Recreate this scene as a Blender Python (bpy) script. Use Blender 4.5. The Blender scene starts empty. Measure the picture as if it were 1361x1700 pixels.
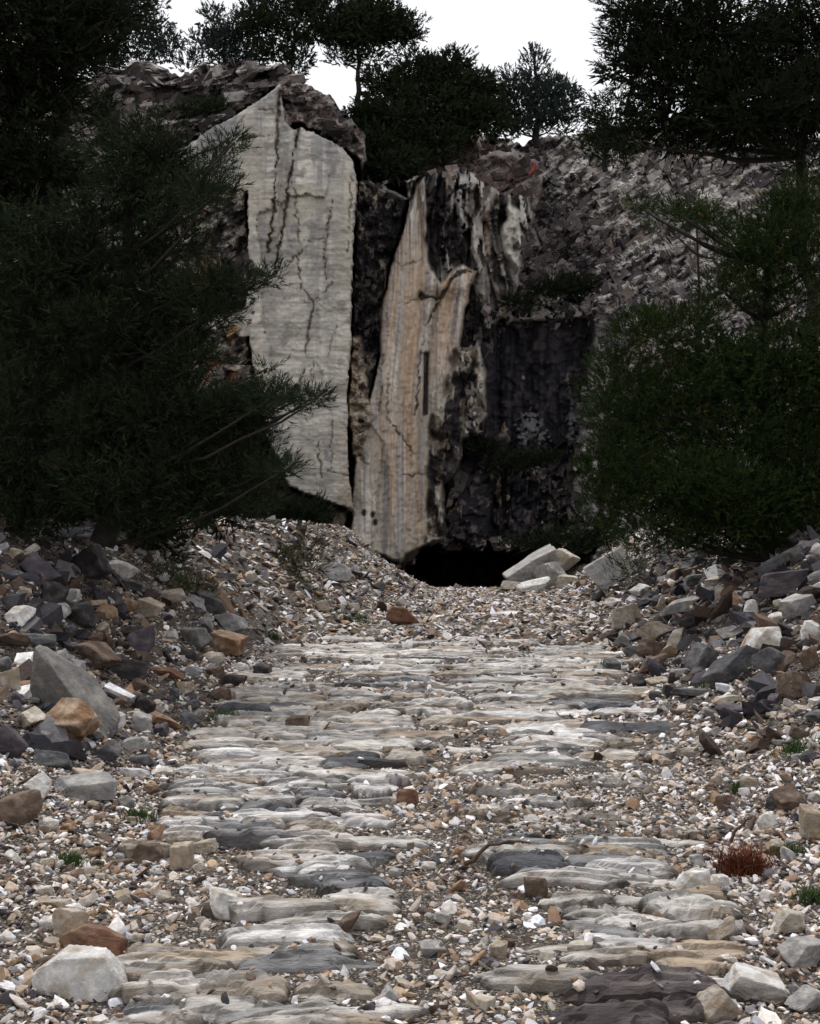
import bpy, bmesh, math, random
import numpy as np
from mathutils import Vector

S = bpy.context.scene
COL = S.collection
R = np.random.RandomState(7)
rnd = random.Random(5)

# ------------------------------------------------------------------ camera, sky, sun, exposure
CAM_H, F, CX, CY = 1.7, 2000.0, 680.5, 850.0
PITCH = math.atan(30.0 / F)
cam_d = bpy.data.cameras.new('camera'); cam = bpy.data.objects.new('camera', cam_d); COL.objects.link(cam)
cam.location = (0, 0, CAM_H); cam.rotation_euler = (math.pi / 2 + PITCH, 0, 0)
cam_d.sensor_fit = 'VERTICAL'; cam_d.sensor_height = 36.0; cam_d.lens = 36.0 * F / 1700.0
cam_d.clip_start = 0.1; cam_d.clip_end = 3000
S.camera = cam

SUN_EL, SUN_AZ = math.radians(60), math.radians(-22)      # high, beyond the cliff and a little to the left, behind cloud
world = bpy.data.worlds.new('World'); S.world = world; world.use_nodes = True
nt = world.node_tree; nt.nodes.clear()
sky = nt.nodes.new('ShaderNodeTexSky'); sky.sky_type = 'NISHITA'; sky.sun_disc = False
sky.sun_elevation = SUN_EL; sky.sun_rotation = SUN_AZ; sky.dust_density = 3.0
mixs = nt.nodes.new('ShaderNodeMix'); mixs.data_type = 'RGBA'; mixs.inputs[0].default_value = 0.88
mixs.inputs[7].default_value = (10.9, 10.9, 11.2, 1)         # thick bright cloud
nt.links.new(sky.outputs[0], mixs.inputs[6])
bg = nt.nodes.new('ShaderNodeBackground'); bg.inputs[1].default_value = 0.09
nt.links.new(mixs.outputs[2], bg.inputs[0])
wo = nt.nodes.new('ShaderNodeOutputWorld'); nt.links.new(bg.outputs[0], wo.inputs[0])

sun_d = bpy.data.lights.new('sun', 'SUN'); sun = bpy.data.objects.new('sun', sun_d); COL.objects.link(sun)
sun_d.energy = 2.6; sun_d.angle = math.radians(8); sun_d.color = (1.0, 0.98, 0.96)
sd = Vector((math.sin(SUN_AZ) * math.cos(SUN_EL), math.cos(SUN_AZ) * math.cos(SUN_EL), math.sin(SUN_EL)))
sun.rotation_euler = sd.to_track_quat('Z', 'Y').to_euler(); sun.location = sd * 60

S.view_settings.view_transform = 'Standard'; S.view_settings.look = 'None'
S.view_settings.gamma = 1.0; S.view_settings.use_curve_mapping = False
S.view_settings.exposure = 0.22
S.render.engine = 'CYCLES'
S.cycles.max_bounces = 5; S.cycles.diffuse_bounces = 3

# ------------------------------------------------------------------ helpers: noise, projection, polygons
def _h(ix, iy, iz, seed):
    n = (ix.astype(np.int64) * 374761393 + iy.astype(np.int64) * 668265263 + iz.astype(np.int64) * 2147483647 + seed * 974711) & 0xffffffff
    n = ((n ^ (n >> 13)) * 1274126177) & 0xffffffff
    n = ((n ^ (n >> 16)) * 2246822519) & 0xffffffff
    return ((n ^ (n >> 15)) & 0xffffff) / float(0xffffff)

def vnoise(x, y, z=None, seed=0):
    x = np.asarray(x, float); y = np.asarray(y, float)
    z = np.zeros_like(x) if z is None else np.asarray(z, float)
    xi, yi, zi = np.floor(x), np.floor(y), np.floor(z)
    fx, fy, fz = x - xi, y - yi, z - zi
    fx, fy, fz = fx*fx*(3-2*fx), fy*fy*(3-2*fy), fz*fz*(3-2*fz)
    def c(a, b, d): return _h(xi + a, yi + b, zi + d, seed)
    x0 = c(0,0,0)*(1-fx) + c(1,0,0)*fx; x1 = c(0,1,0)*(1-fx) + c(1,1,0)*fx
    a = x0*(1-fy) + x1*fy
    x0 = c(0,0,1)*(1-fx) + c(1,0,1)*fx; x1 = c(0,1,1)*(1-fx) + c(1,1,1)*fx
    return a*(1-fz) + (x0*(1-fy) + x1*fy)*fz

def fbm(x, y, z=None, o=4, seed=0, gain=0.5):
    t = 0; a = 1; s = 0; k = 1.0
    for i in range(o):
        t = t + a * vnoise(x*k, y*k, None if z is None else z*k, seed + 17*i); s += a; a *= gain; k *= 2.03
    return t / s

def ridged(x, y, o=4, seed=0):
    t = 0; a = 1; s = 0; k = 1.0
    for i in range(o):
        t = t + a * (1 - np.abs(2*vnoise(x*k, y*k, None, seed + 31*i) - 1)); s += a; a *= .5; k *= 2.1
    return t / s

def cells(x, y, seed=0):
    """Worley: distance to the nearest point, gap to the second, and a random value of the cell"""
    xi, yi = np.floor(x), np.floor(y)
    d1 = np.full(x.shape, 9.0); d2 = np.full(x.shape, 9.0); idv = np.zeros(x.shape)
    for a in (-1, 0, 1):
        for b in (-1, 0, 1):
            cx, cy = xi + a, yi + b
            z0 = np.zeros_like(cx)
            px = cx + _h(cx, cy, z0, seed); py = cy + _h(cx, cy, z0 + 1, seed)
            d = np.hypot(x - px, y - py); v = _h(cx, cy, z0 + 2, seed)
            near = d < d1
            d2 = np.where(near, d1, np.minimum(d2, d)); idv = np.where(near, v, idv); d1 = np.where(near, d, d1)
    return d1, d2 - d1, idv

def ss(a, b, x):
    t = np.clip((np.asarray(x, float) - a) / (b - a), 0, 1); return t*t*(3-2*t)

cp, sp = math.cos(PITCH), math.sin(PITCH)
def at(px, py, Y):
    """the point at depth Y that the photograph shows at pixel px, py"""
    a = (np.asarray(px, float) - CX) / F; b = (CY - np.asarray(py, float)) / F
    fy = cp - b*sp; fz = sp + b*cp
    k = Y / fy
    return np.stack([a*k, fy*k, CAM_H + fz*k], -1)

def to_px(x, y, z):
    dz = z - CAM_H
    w = y*cp + dz*sp; v = -y*sp + dz*cp
    return CX + F*x/w, CY - F*v/w

def inpoly(px, py, poly):
    r = np.zeros(np.shape(px), bool); n = len(poly)
    for i in range(n):
        x0, y0 = poly[i]; x1, y1 = poly[(i+1) % n]
        if y0 == y1: continue
        c = ((y0 > py) != (y1 > py)) & (px < (x1-x0)*(py-y0)/(y1-y0) + x0)
        r ^= c
    return r

def dist_line(px, py, pts):
    d = np.full(np.shape(px), 1e9)
    for (x0, y0), (x1, y1) in zip(pts[:-1], pts[1:]):
        dx, dy = x1-x0, y1-y0
        t = np.clip(((px-x0)*dx + (py-y0)*dy) / (dx*dx + dy*dy + 1e-9), 0, 1)
        d = np.minimum(d, np.hypot(px-x0-t*dx, py-y0-t*dy))
    return d

def soft(px, py, poly, w):
    d = dist_line(px, py, list(poly) + [poly[0]])
    return ss(-w, w, np.where(inpoly(px, py, poly), d, -d))

# ------------------------------------------------------------------ helpers: meshes and objects
def mesh_np(name, v, f, col=None, smooth=False, mat=None):
    v = np.asarray(v, np.float32); f = np.asarray(f, np.int32)
    m = bpy.data.meshes.new(name)
    k = f.shape[1]; n = len(f)
    m.vertices.add(len(v)); m.vertices.foreach_set('co', v.ravel())
    m.loops.add(n*k); m.loops.foreach_set('vertex_index', f.ravel())
    m.polygons.add(n); m.polygons.foreach_set('loop_start', np.arange(0, n*k, k, dtype=np.int32))
    m.polygons.foreach_set('loop_total', np.full(n, k, np.int32))
    m.polygons.foreach_set('use_smooth', np.full(n, bool(smooth)))
    m.update(calc_edges=True)
    if col is not None:
        c = np.ones((len(v), 4), np.float32); c[:, :3] = np.clip(col, 0, 1)
        a = m.attributes.new('tint', 'FLOAT_COLOR', 'POINT'); a.data.foreach_set('color', c.ravel())
    if mat: m.materials.append(mat)
    return m

def link(name, mesh, parent=None, loc=None):
    o = bpy.data.objects.new(name, mesh); COL.objects.link(o)
    if parent: o.parent = parent
    if loc is not None: o.location = loc
    return o

def tag(o, label=None, cat=None, group=None, kind=None):
    if label: o['label'] = label
    if cat: o['category'] = cat
    if group: o['group'] = group
    if kind: o['kind'] = kind
    return o

def tint_mat(name, rough=0.85, scale=20, amt=0.35, bump=0.4, bscale=40, dist=0.02, spec=0.25, stretch=(1, 1, 1), transl=0, rot=0):
    m = bpy.data.materials.new(name); m.use_nodes = True
    n = m.node_tree.nodes; l = m.node_tree.links
    b = n['Principled BSDF']; b.inputs['Roughness'].default_value = rough
    b.inputs['Specular IOR Level'].default_value = spec
    at_ = n.new('ShaderNodeAttribute'); at_.attribute_name = 'tint'
    tc = n.new('ShaderNodeNewGeometry'); mp = n.new('ShaderNodeMapping'); mp.inputs['Scale'].default_value = stretch; mp.inputs['Rotation'].default_value = (0, rot, 0); mp.vector_type = 'TEXTURE' if False else 'POINT'
    l.new(tc.outputs['Position'], mp.inputs[0])
    if amt:
        nz = n.new('ShaderNodeTexNoise'); nz.inputs['Scale'].default_value = scale; nz.inputs['Detail'].default_value = 6
        nz.inputs['Roughness'].default_value = 0.65
        l.new(mp.outputs[0], nz.inputs['Vector'])
        mr = n.new('ShaderNodeMapRange'); mr.inputs[1].default_value = 0.3; mr.inputs[2].default_value = 0.7
        mr.inputs[3].default_value = 1 - amt; mr.inputs[4].default_value = 1 + amt*0.7
        l.new(nz.outputs['Fac'], mr.inputs[0])
        mx = n.new('ShaderNodeMix'); mx.data_type = 'RGBA'; mx.blend_type = 'MULTIPLY'; mx.inputs[0].default_value = 1
        l.new(at_.outputs['Color'], mx.inputs[6]); l.new(mr.outputs[0], mx.inputs[7])
        l.new(mx.outputs[2], b.inputs['Base Color'])
    else:
        l.new(at_.outputs['Color'], b.inputs['Base Color'])
    if bump:
        n2 = n.new('ShaderNodeTexNoise'); n2.inputs['Scale'].default_value = bscale; n2.inputs['Detail'].default_value = 8
        n2.inputs['Roughness'].default_value = 0.7
        l.new(mp.outputs[0], n2.inputs['Vector'])
        bp = n.new('ShaderNodeBump'); bp.inputs['Strength'].default_value = bump; bp.inputs['Distance'].default_value = dist
        l.new(n2.outputs['Fac'], bp.inputs['Height']); l.new(bp.outputs[0], b.inputs['Normal'])
    if transl:
        t = n.new('ShaderNodeBsdfTranslucent'); l.new(at_.outputs['Color'], t.inputs[0])
        ms = n.new('ShaderNodeMixShader'); ms.inputs[0].default_value = transl
        l.new(b.outputs[0], ms.inputs[1]); l.new(t.outputs[0], ms.inputs[2])
        l.new(ms.outputs[0], n['Material Output'].inputs[0])
    return m

M_SOIL = tint_mat('soil', 0.95, 30, 0.5, 0.8, 60, 0.03)
def add_grit(m):
    # fine grit: grains a few millimetres across, each of its own colour, with a little relief
    n = m.node_tree.nodes; l = m.node_tree.links; b = n['Principled BSDF']
    g = n.new('ShaderNodeNewGeometry')
    src = b.inputs['Base Color'].links[0].from_socket
    for sc_, lo, fac in ((70, .46, .9), (150, .5, .7)):
        v = n.new('ShaderNodeTexVoronoi'); v.inputs['Scale'].default_value = sc_; l.new(g.outputs['Position'], v.inputs['Vector'])
        sp_ = n.new('ShaderNodeSeparateColor'); l.new(v.outputs['Color'], sp_.inputs[0])
        cr = n.new('ShaderNodeValToRGB'); e = cr.color_ramp.elements
        e[0].position = 0; e[0].color = (.07, .052, .038, 1); e[1].position = 1; e[1].color = (.46, .44, .41, 1)
        k = e.new(.5); k.color = (.20, .165, .125, 1)
        l.new(sp_.outputs[1], cr.inputs[0])
        mr = n.new('ShaderNodeMapRange'); mr.inputs[1].default_value = lo; mr.inputs[2].default_value = lo + .04; mr.inputs[4].default_value = fac
        l.new(sp_.outputs[0], mr.inputs[0])
        mr2 = n.new('ShaderNodeMapRange'); mr2.inputs[1].default_value = .55/sc_*1.0; mr2.inputs[2].default_value = .35/sc_; 
        mr2.inputs[1].default_value = .62; mr2.inputs[2].default_value = .42
        l.new(v.outputs['Distance'], mr2.inputs[0])
        mu = n.new('ShaderNodeMath'); mu.operation = 'MULTIPLY'; l.new(mr.outputs[0], mu.inputs[0]); l.new(mr2.outputs[0], mu.inputs[1])
        mx = n.new('ShaderNodeMix'); mx.data_type = 'RGBA'; l.new(mu.outputs[0], mx.inputs[0]); l.new(src, mx.inputs[6]); l.new(cr.outputs[0], mx.inputs[7])
        src = mx.outputs[2]
        bp = n.new('ShaderNodeBump'); bp.inputs['Strength'].default_value = .9; bp.inputs['Distance'].default_value = .006
        l.new(mu.outputs[0], bp.inputs['Height'])
        if b.inputs['Normal'].links: l.new(b.inputs['Normal'].links[0].from_socket, bp.inputs['Normal'])
        l.new(bp.outputs[0], b.inputs['Normal'])
    l.new(src, b.inputs['Base Color'])
add_grit(M_SOIL)
M_CHIP = tint_mat('marble_chip', 0.8, 45, 0.35, 0.3, 120, 0.006)
M_ROCK = tint_mat('rock', 0.82, 14, 0.4, 0.7, 30, 0.03)
M_PAVE = tint_mat('paving_marble', 0.78, 14, 0.45, 1.0, 34, 0.035, 0.25, (0.6, 1.4, 1.4))
M_CLIFF = tint_mat('cliff_marble', 0.88, 2.6, 0.22, 0.55, 4.5, 0.10, 0.2)
M_CLIFF_R = tint_mat('rough_cliff', 0.9, 3.0, 0.5, 0.8, 3.2, 0.25)
M_STRIPE = tint_mat('striped_cliff', 0.88, 3.5, 0.25, 0.6, 5, 0.08, 0.25, (1.8, 1.0, 0.35))
M_FACE = tint_mat('quarried_marble', 0.88, 2.4, 0.30, 0.6, 3.2, 0.06, 0.2, (.35, .35, 2.6), rot=math.radians(-5))
M_BARK = tint_mat('bark', 0.95, 12, 0.5, 0.9, 20, 0.04)
M_LEAF = tint_mat('pine_needles', 0.9, 4, 0.0, 0, 1, 0, 0.02, transl=0.0)

# ------------------------------------------------------------------ ground shape
YT = [2.0, 4.15, 7.2, 10.6, 15.5, 18.9, 23, 28, 37, 60]
XLT = [-.8, -.95, -1.37, -1.6, -1.95, -1.3, -.6, .2, 1.0, 1.4]
YR = [2.0, 4.15, 5.5, 10.6, 15.5, 22.7, 30, 37, 60]
XRT = [1.05, 1.15, 1.4, 2.0, 2.5, 3.1, 3.5, 4.0, 6.0]
def xl(y): return np.interp(y, YT, XLT)
def xr(y): return np.interp(y, YR, XRT)

def ground_h(x, y):
    x = np.asarray(x, float); y = np.asarray(y, float)
    sc = np.interp(y, [3, 5, 8, 12, 40], [.15, .28, .62, 1, 1])
    def bank(d, W, H):
        t = np.clip(d / W, 0, 1)
        return H * t**1.35 + 0.03 * np.clip(d - W, 0, 30)
    bl = bank(xl(y) - x - .15, 2.7, 1.72) * sc
    br = bank(x - xr(y) - .15, 2.7, 1.62) * sc
    b = bl + br
    lump = (fbm(x*.9, y*.9, None, 4, 3) - .5) * (.05 + .34 * np.clip(b, 0, 1.2))
    fine = (fbm(x*3.2, y*3.2, None, 3, 9) - .5) * (.05 + .08*np.clip(b, 0, 1))
    drop = 1.7 * ss(34, 52, y)
    # the raised tongue of pale rubble at the left and its crest
    m = .28 * np.exp(-(((x + 3.3) / 1.0)**2 + ((y - 18.5) / 2.2)**2))
    return b + lump + fine + m - drop

def hit(px, py):
    """ground point seen at a pixel"""
    Y = np.concatenate([np.linspace(2.6, 14, 700), np.linspace(14.03, 60, 700)])
    p = at(px, py, Y)
    d = p[:, 2] - ground_h(p[:, 0], p[:, 1])
    i = np.argmax(d < 0) if (d < 0).any() else len(Y) - 1
    return p[i, 0], p[i, 1], float(ground_h(p[i:i+1, 0], p[i:i+1, 1])[0])

# photograph outlines of the two paved lanes and other surface zones
LANE_A = [(225,1730),(255,1560),(440,1535),(465,1400),(290,1390),(335,1280),(400,1190),(390,1150),(480,1075),(760,1058),(1000,1075),
          (1060,1150),(1050,1180),(880,1190),(720,1200),(690,1270),(640,1320),(640,1480),(600,1560),(600,1730)]
LANE_B = [(860,1200),(1060,1185),(1070,1250),(1030,1330),(1010,1390),(1120,1440),(1200,1510),(1180,1600),(1205,1730),(1000,1730),
          (1000,1600),(930,1480),(800,1420),(800,1330),(860,1290)]

# ------------------------------------------------------------------ ground sheet
ys = np.concatenate([np.linspace(-12, 2, 12), 2.05 * (75/2.05)**np.linspace(0, 1, 270), [90, 120, 200, 400]])
us = np.concatenate([[-30, -12, -6, -3.5, -2.2, -1.6], np.linspace(-1.25, 1.25, 220), [1.6, 2.2, 3.5, 6, 12, 30]])
gy, gu = np.meshgrid(ys, us, indexing='ij')
gx = gu * (1.2 + .36 * np.clip(gy, 0, 200))
gz = ground_h(gx, gy)
far = ss(110, 140, gy); gz = gz * (1 - far) + far * 3.0
gcol = np.zeros(gx.shape + (3,))
n1 = fbm(gx*2, gy*2, None, 4, 21)[..., None]
gcol[:] = np.array([.045, .034, .027]) * (0.6 + .8*n1) + np.array([.10, .08, .06]) * np.clip(n1 - .5, 0, 1)
def grid_faces(a, b):
    i = np.arange(a*b).reshape(a, b)
    return np.stack([i[:-1, :-1].ravel(), i[:-1, 1:].ravel(), i[1:, 1:].ravel(), i[1:, :-1].ravel()], -1)
gm = mesh_np('ground', np.stack([gx, gy, gz], -1).reshape(-1, 3), grid_faces(*gx.shape), gcol.reshape(-1, 3), True, M_SOIL)
tag(link('ground', gm), kind='structure')

# path bed: a sheet of trodden soil a few millimetres above the ground, carrying the paving stones
py_ = 3.0 * (27/3.0)**np.linspace(0, 1, 150); pu = np.linspace(0, 1, 50)
by, bu = np.meshgrid(py_, pu, indexing='ij')
bx = xl(by) + (xr(by) - xl(by)) * bu + .12*(fbm(by*2, bu*3, None, 3, 5) - .5)
bz = ground_h(bx, by) + .006
bn = fbm(bx*3, by*3, None, 4, 33)[..., None]
bm_ = mesh_np('path', np.stack([bx, by, bz], -1).reshape(-1, 3), grid_faces(*bx.shape),
              (np.array([.045, .035, .028]) * (.6 + .8*bn)).reshape(-1, 3), True, M_SOIL)
path = tag(link('path', bm_), 'old quarry path paved with long marble slabs', kind='structure')

# ------------------------------------------------------------------ rocks
_ico = {}
def ico(level):
    if level not in _ico:
        b = bmesh.new(); bmesh.ops.create_icosphere(b, subdivisions=level + 1, radius=1)
        v = np.array([x.co[:] for x in b.verts]); f = np.array([[x.index for x in q.verts] for q in b.faces]); b.free()
        v /= np.linalg.norm(v, axis=1)[:, None]
        _ico[level] = (v, f)
    return _ico[level]

def rock_verts(rs, level, ax, nplane=10, rough=.06, planes=None, sharp=34):
    d, f = ico(level)
    if planes is None:
        if rs.rand() < .7:                 # blocky: split along joints that are nearly square to one another
            q3 = np.linalg.qr(np.eye(3) + rs.normal(0, .28, (3, 3)))[0]
            nb = np.vstack([q3, -q3]) + rs.normal(0, .13, (6, 3)); nc = rs.normal(size=(4, 3))
            n = np.vstack([nb, nc]); n /= np.linalg.norm(n, axis=1)[:, None]; h = np.concatenate([rs.uniform(.55, .72, 6), rs.uniform(.72, .98, 4)])
            planes = (n, h)
    if planes is None:
        n = rs.normal(size=(nplane, 3)); n /= np.linalg.norm(n, axis=1)[:, None]
        n = np.vstack([n, -n[:4], [[0, 0, 1]], [[0, 0, -1]]]); h = rs.uniform(.60, 1.0, len(n))
    n, h = planes if planes is not None else (n, h)
    q = np.clip(d @ n.T, 0, None) / h
    r = (q**sharp).sum(1)**(-1/sharp)
    o = rs.uniform(0, 90, 3)
    r = r * (1 + rough * 2 * (fbm(d[:, 0]*2.2+o[0], d[:, 1]*2.2+o[1], d[:, 2]*2.2+o[2], 3 if level < 3 else 5, 1, .6) - .5))
    v = d * r[:, None]
    v = v / np.abs(v).max(0)
    return v * np.asarray(ax), f

PAL = dict(white=((.60,.585,.56), (.42,.36,.29)), cream=((.46,.42,.36), (.33,.26,.18)), tan=((.30,.235,.17), (.42,.38,.33)),
           ochre=((.21,.118,.065), (.40,.31,.22)), rust=((.17,.08,.05), (.27,.18,.12)), brown=((.095,.062,.045), (.20,.15,.115)),
           grey=((.25,.24,.235), (.38,.36,.33)), stone=((.15,.143,.135), (.24,.225,.205)), slate=((.07,.07,.075), (.16,.155,.15)), dark=((.032,.028,.03), (.10,.085,.075)),
           purple=((.065,.053,.065), (.13,.115,.12)))
def rock_cols(v, key, rs, mixamt=.5):
    a, b = [np.array(c) for c in PAL[key]]
    s = 2.2 / np.abs(v).max(); o = rs.uniform(0, 50, 3)
    n = fbm(v[:, 0]*s+o[0], v[:, 1]*s+o[1], v[:, 2]*s*1.6+o[2], 4, 4)
    t = ss(.42, .66, n)[:, None] * mixamt * 2 * .8
    n2 = fbm(v[:, 0]*s*3+o[1], v[:, 1]*s*3, v[:, 2]*s*3, 3, 6)[:, None]
    return (a*(1-t) + b*t) * (.72 + .56*n2) * rs.uniform(.9, 1.1)

def rot_y(v, deg):          # turn in the plane facing the viewer, counter-clockwise in the photograph
    a = math.radians(deg); c, s = math.cos(a), math.sin(a)
    return np.stack([v[:, 0]*c - v[:, 2]*s, v[:, 1], v[:, 0]*s + v[:, 2]*c], -1)

def place_rock(px, py, w, h, tilt, key, label, group=None, level=3, depth=.75, name='rock', seed=None, hull=None, sharp=18, Y=None):
    """px, py: middle of the rock in the photograph; w, h its long and short extent there"""
    rs = np.random.RandomState(seed if seed is not None else int(px*7 + py*13) % 99991)
    a = math.radians(tilt)
    half = .5*math.hypot(w*math.sin(a), h*math.cos(a))
    if Y is None: x, y, z = hit(px, py + half*.72)
    else: x, y, z = at(px, py, Y)
    k = y / F
    if hull is None:
        v, f = rock_verts(rs, level, (w*k/2, depth*min(w, 1.7*h)*k/2*1.1, h*k/2), rough=.085, sharp=30)
        v = rot_y(v, tilt)
    else:
        v, f = hull(k)
    c = rock_cols(v, key, rs)
    ang = rs.uniform(-.2, .2)
    ca, sa = math.cos(ang), math.sin(ang)
    v = np.stack([v[:, 0]*ca - v[:, 1]*sa, v[:, 0]*sa + v[:, 1]*ca, v[:, 2]], -1)
    base = -v[:, 2].min()
    m = mesh_np(name, v, f, c, False, M_ROCK)
    yc = y + (v[:, 1].max() - v[:, 1].min())*.15
    gz_ = float(ground_h(np.array([x]), np.array([yc]))[0])
    zc = float(at(px, py, yc)[2])
    if Y is None: zc = min(max(zc, gz_ + base*.3), gz_ + base*.86)
    o = link(name, m, None, (x, yc, zc))
    tag(o, label, 'boulder' if name == 'boulder' else 'rock', group)
    return o

def hull_planes(pts):
    b = bmesh.new()
    for p in pts: b.verts.new(p)
    r = bmesh.ops.convex_hull(b, input=b.verts)
    b.normal_update()
    n = np.array([f.normal[:] for f in b.faces]); c = np.array([f.calc_center_median()[:] for f in b.faces]); b.free()
    h = (n*c).sum(1); s = np.where(h < 0, -1, 1)
    return n*s[:, None], np.clip(np.abs(h), .02, None)

# ------------------------------------------------------------------ the quarry cliff
NU, NV = 640, 410
px1 = np.concatenate([np.linspace(-260, 270, 50, endpoint=False), np.linspace(270, 1080, 420, endpoint=False), np.linspace(1080, 1400, 90, endpoint=False), np.linspace(1400, 1640, 14)])
NU = len(px1)
TOPX = [-260, 60, 150, 230, 265, 300, 350, 400, 440, 470, 520, 545, 575, 610, 690, 740, 790, 870, 960, 1000, 1060, 1150, 1260, 1361, 1640]
TOPY = [190, 150, 128, 105, 112, 120, 108, 103, 104, 112, 148, 160, 195, 225, 215, 190, 215, 235, 222, 205, 205, 230, 245, 235, 220]
tt = np.linspace(0, 1, NV)
top = np.interp(px1, TOPX, TOPY) + (fbm(px1*.06, px1*0, None, 4, 2) - .5)*26
U, T = np.meshgrid(px1, tt)
V = top[None, :] + (1015 - top[None, :])*T
# wobbling outlines so that no border of a rock mass is a straight line
wx = U + (fbm(U*.03, V*.03, None, 4, 11) - .5)*26 ; wy = V + (fbm(U*.03, V*.03, None, 4, 12) - .5)*26
sx = U + (fbm(U*.05, V*.05, None, 3, 13) - .5)*9 ; sy = V + (fbm(U*.05, V*.05, None, 3, 14) - .5)*9

def mixc(c, new, m): return c*(1-m[..., None]) + np.asarray(new)*m[..., None]
def lay(D, C, L, m, d, c, idx):
    D = D*(1-m) + d*m; C = C*(1-m[..., None]) + c*m[..., None]; L = np.where(m > .5, idx, L)
    return D, C, L
def arr(c): return np.ones(U.shape + (3,))*np.asarray(c)

# dipping coordinates for the rough strata (rising to the right)
def dip(deg, sa, sb):
    a = math.radians(deg); return (U*math.cos(a) - V*math.sin(a))*sa, (U*math.sin(a) + V*math.cos(a))*sb

# 0 rough slope: everything not named below
a_, b_ = dip(35, .012, .035)
c1, g1, i1 = cells(a_ + .6*fbm(U*.02, V*.02, None, 3, 5), b_ + .6*fbm(U*.02, V*.02, None, 3, 6), 3)
a2, b2 = dip(38, .045, .10)
c2, g2, i2 = cells(a2 + .7*fbm(U*.05, V*.05, None, 2, 8), b2 + .7*fbm(U*.05, V*.05, None, 2, 9), 5)
r1 = ridged(a_*2.2, b_*2.2, 4, 40)
slope = 62.2 + (900 - V)*.014
hf = fbm(U*.16 + V*.05, V*.16, None, 4, 41)
str_ = fbm(a_*1.6 + .5*fbm(U*.03, V*.03, None, 3, 5), b_*1.9, None, 6, 42, .62)
rough = -(str_ - .5)*3.5 - (i1 - .5)*1.1 - (i2 - .5)*.55 - (hf - .5)*.7
D = slope + rough
nV = fbm(U*.07, V*.028, None, 5, 91)
nA = fbm(U*.02, V*.02, None, 4, 51); nB = fbm(U*.09, V*.09, None, 4, 52)
C = mixc(arr((.19, .165, .17)), (.50, .465, .43), ss(.42, .58, i2*.22 + hf*.4 + str_*.42))
C = mixc(C, (.05, .042, .046), ss(.50, .64, nA*.6 + i1*.25 + (1-str_)*.2))
C = mixc(C, (.24, .165, .11), ss(.62, .72, fbm(U*.03+9, V*.03, None, 3, 55))*.6)
L = np.zeros(U.shape, int)
# pale upper right
m = soft(wx, wy, [(990,215),(1640,190),(1640,560),(1060,560),(1010,470),(890,370),(930,260)], 26)*ss(.44, .56, hf*.5 + str_*.5)
C = mixc(C, (.58, .55, .51), m*.9)
# dark V of rock running down to the ledge
m = soft(wx, wy, [(885,330),(960,330),(1040,400),(1010,470),(960,500),(830,520),(860,450)], 16)
C = mixc(C, (.060, .048, .052), m*.85)
C = mixc(C, (.20, .17, .16), m*ss(.66, .74, i2)*.8)
# brown rock between the trees and the columns
m = soft(wx, wy, [(690,190),(750,185),(800,250),(900,260),(890,340),(760,300),(690,290)], 10)
D, C, L = lay(D, C, L, m*.9, 62.6 + (290-V)*.03 + rough*.4, mixc(arr((.105, .07, .066)), (.2, .16, .14), ss(.5, .7, nB)), 0)

# 1 dark stained wall at the right
st = fbm(U*.11, V*.006, None, 4, 61); st2 = fbm(U*.4, V*.02, None, 3, 62)
wall = [(770,520),(830,515),(900,505),(1000,505),(1000,700),(985,900),(900,905),(735,900),(735,760)]
m = soft(wx + (hf-.5)*30 + (fbm(U*.02, V*.02, None, 3, 153)-.5)*50, wy + (hf-.5)*30 + (fbm(U*.025, V*.02, None, 3, 154)-.5)*50, wall, 2.5)
lowr = ss(700, 800, V)
dW = 62.9 - .25*st2 + .5*st - .8*(nB-.5) - 1.0*(nA-.5) + lowr*(-.9*(i2-.4) - .8*(i1 - .5))
cW = mixc(arr((.011, .0095, .013)), (.034, .031, .040), ss(.52, .70, st))
cW = mixc(cW, (.055, .045, .045), ss(.55, .68, nB)*.7)
cW = mixc(cW, (.11, .10, .105), ss(.58, .66, st2*.5+nB*.5)*lowr)
for (bx0, by0, rx, ry, cc) in [(880,715,20,24,(.26,.25,.27)),(868,740,8,24,(.24,.22,.23)),(895,786,17,8,(.42,.40,.36)),(912,842,8,11,(.5,.46,.38)),
                               (922,815,10,9,(.46,.43,.38)),(948,700,6,40,(.2,.19,.2)),(957,790,6,45,(.40,.36,.30)),(838,725,7,12,(.42,.33,.24)),(790,690,9,10,(.44,.41,.36)),
                               (828,818,3,26,(.42,.36,.28)),(782,835,4,26,(.42,.35,.26)),(818,772,14,14,(.17,.16,.17)),(780,770,10,8,(.22,.21,.2)),(960,860,16,22,(.34,.29,.23)),
                               (868,628,3,3,(.5,.5,.5)),(940,630,5,12,(.3,.29,.3)),(975,720,20,40,(.2,.185,.2))]:
    q = ss(1.0, .9, np.hypot((sx-bx0)/rx, (sy-by0)/ry) + (hf-.5)*2.6 + (nB-.5)*1.2)
    cW = mixc(cW, np.asarray(cc)*.6, q*.8); dW = dW - .5*q*(hf+.3)
D, C, L = lay(D, C, L, m, dW, cW, 1)
# pale broken ledge on top of the wall
m = soft(sx, sy, [(820,520),(870,495),(930,492),(1000,480),(1000,510),(960,530),(900,528),(830,538)], 4)*ss(.36, .52, nB)
D, C, L = lay(D, C, L, m, 61.9 + 1.2*(nB-.5), arr((.30, .285, .27))*(.5+nB[..., None]), 1)
m = soft(sx, sy, [(985,500),(1040,470),(1050,560),(1000,620),(985,900),(955,900),(950,800),(970,700),(985,620)], 5)
D, C, L = lay(D, C, L, m, 61.6 + 1.4*(nB-.5) - .6*(i2-.5), mixc(arr((.15, .135, .14)), (.38, .35, .32), ss(.45, .6, nB)), 0)

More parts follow.
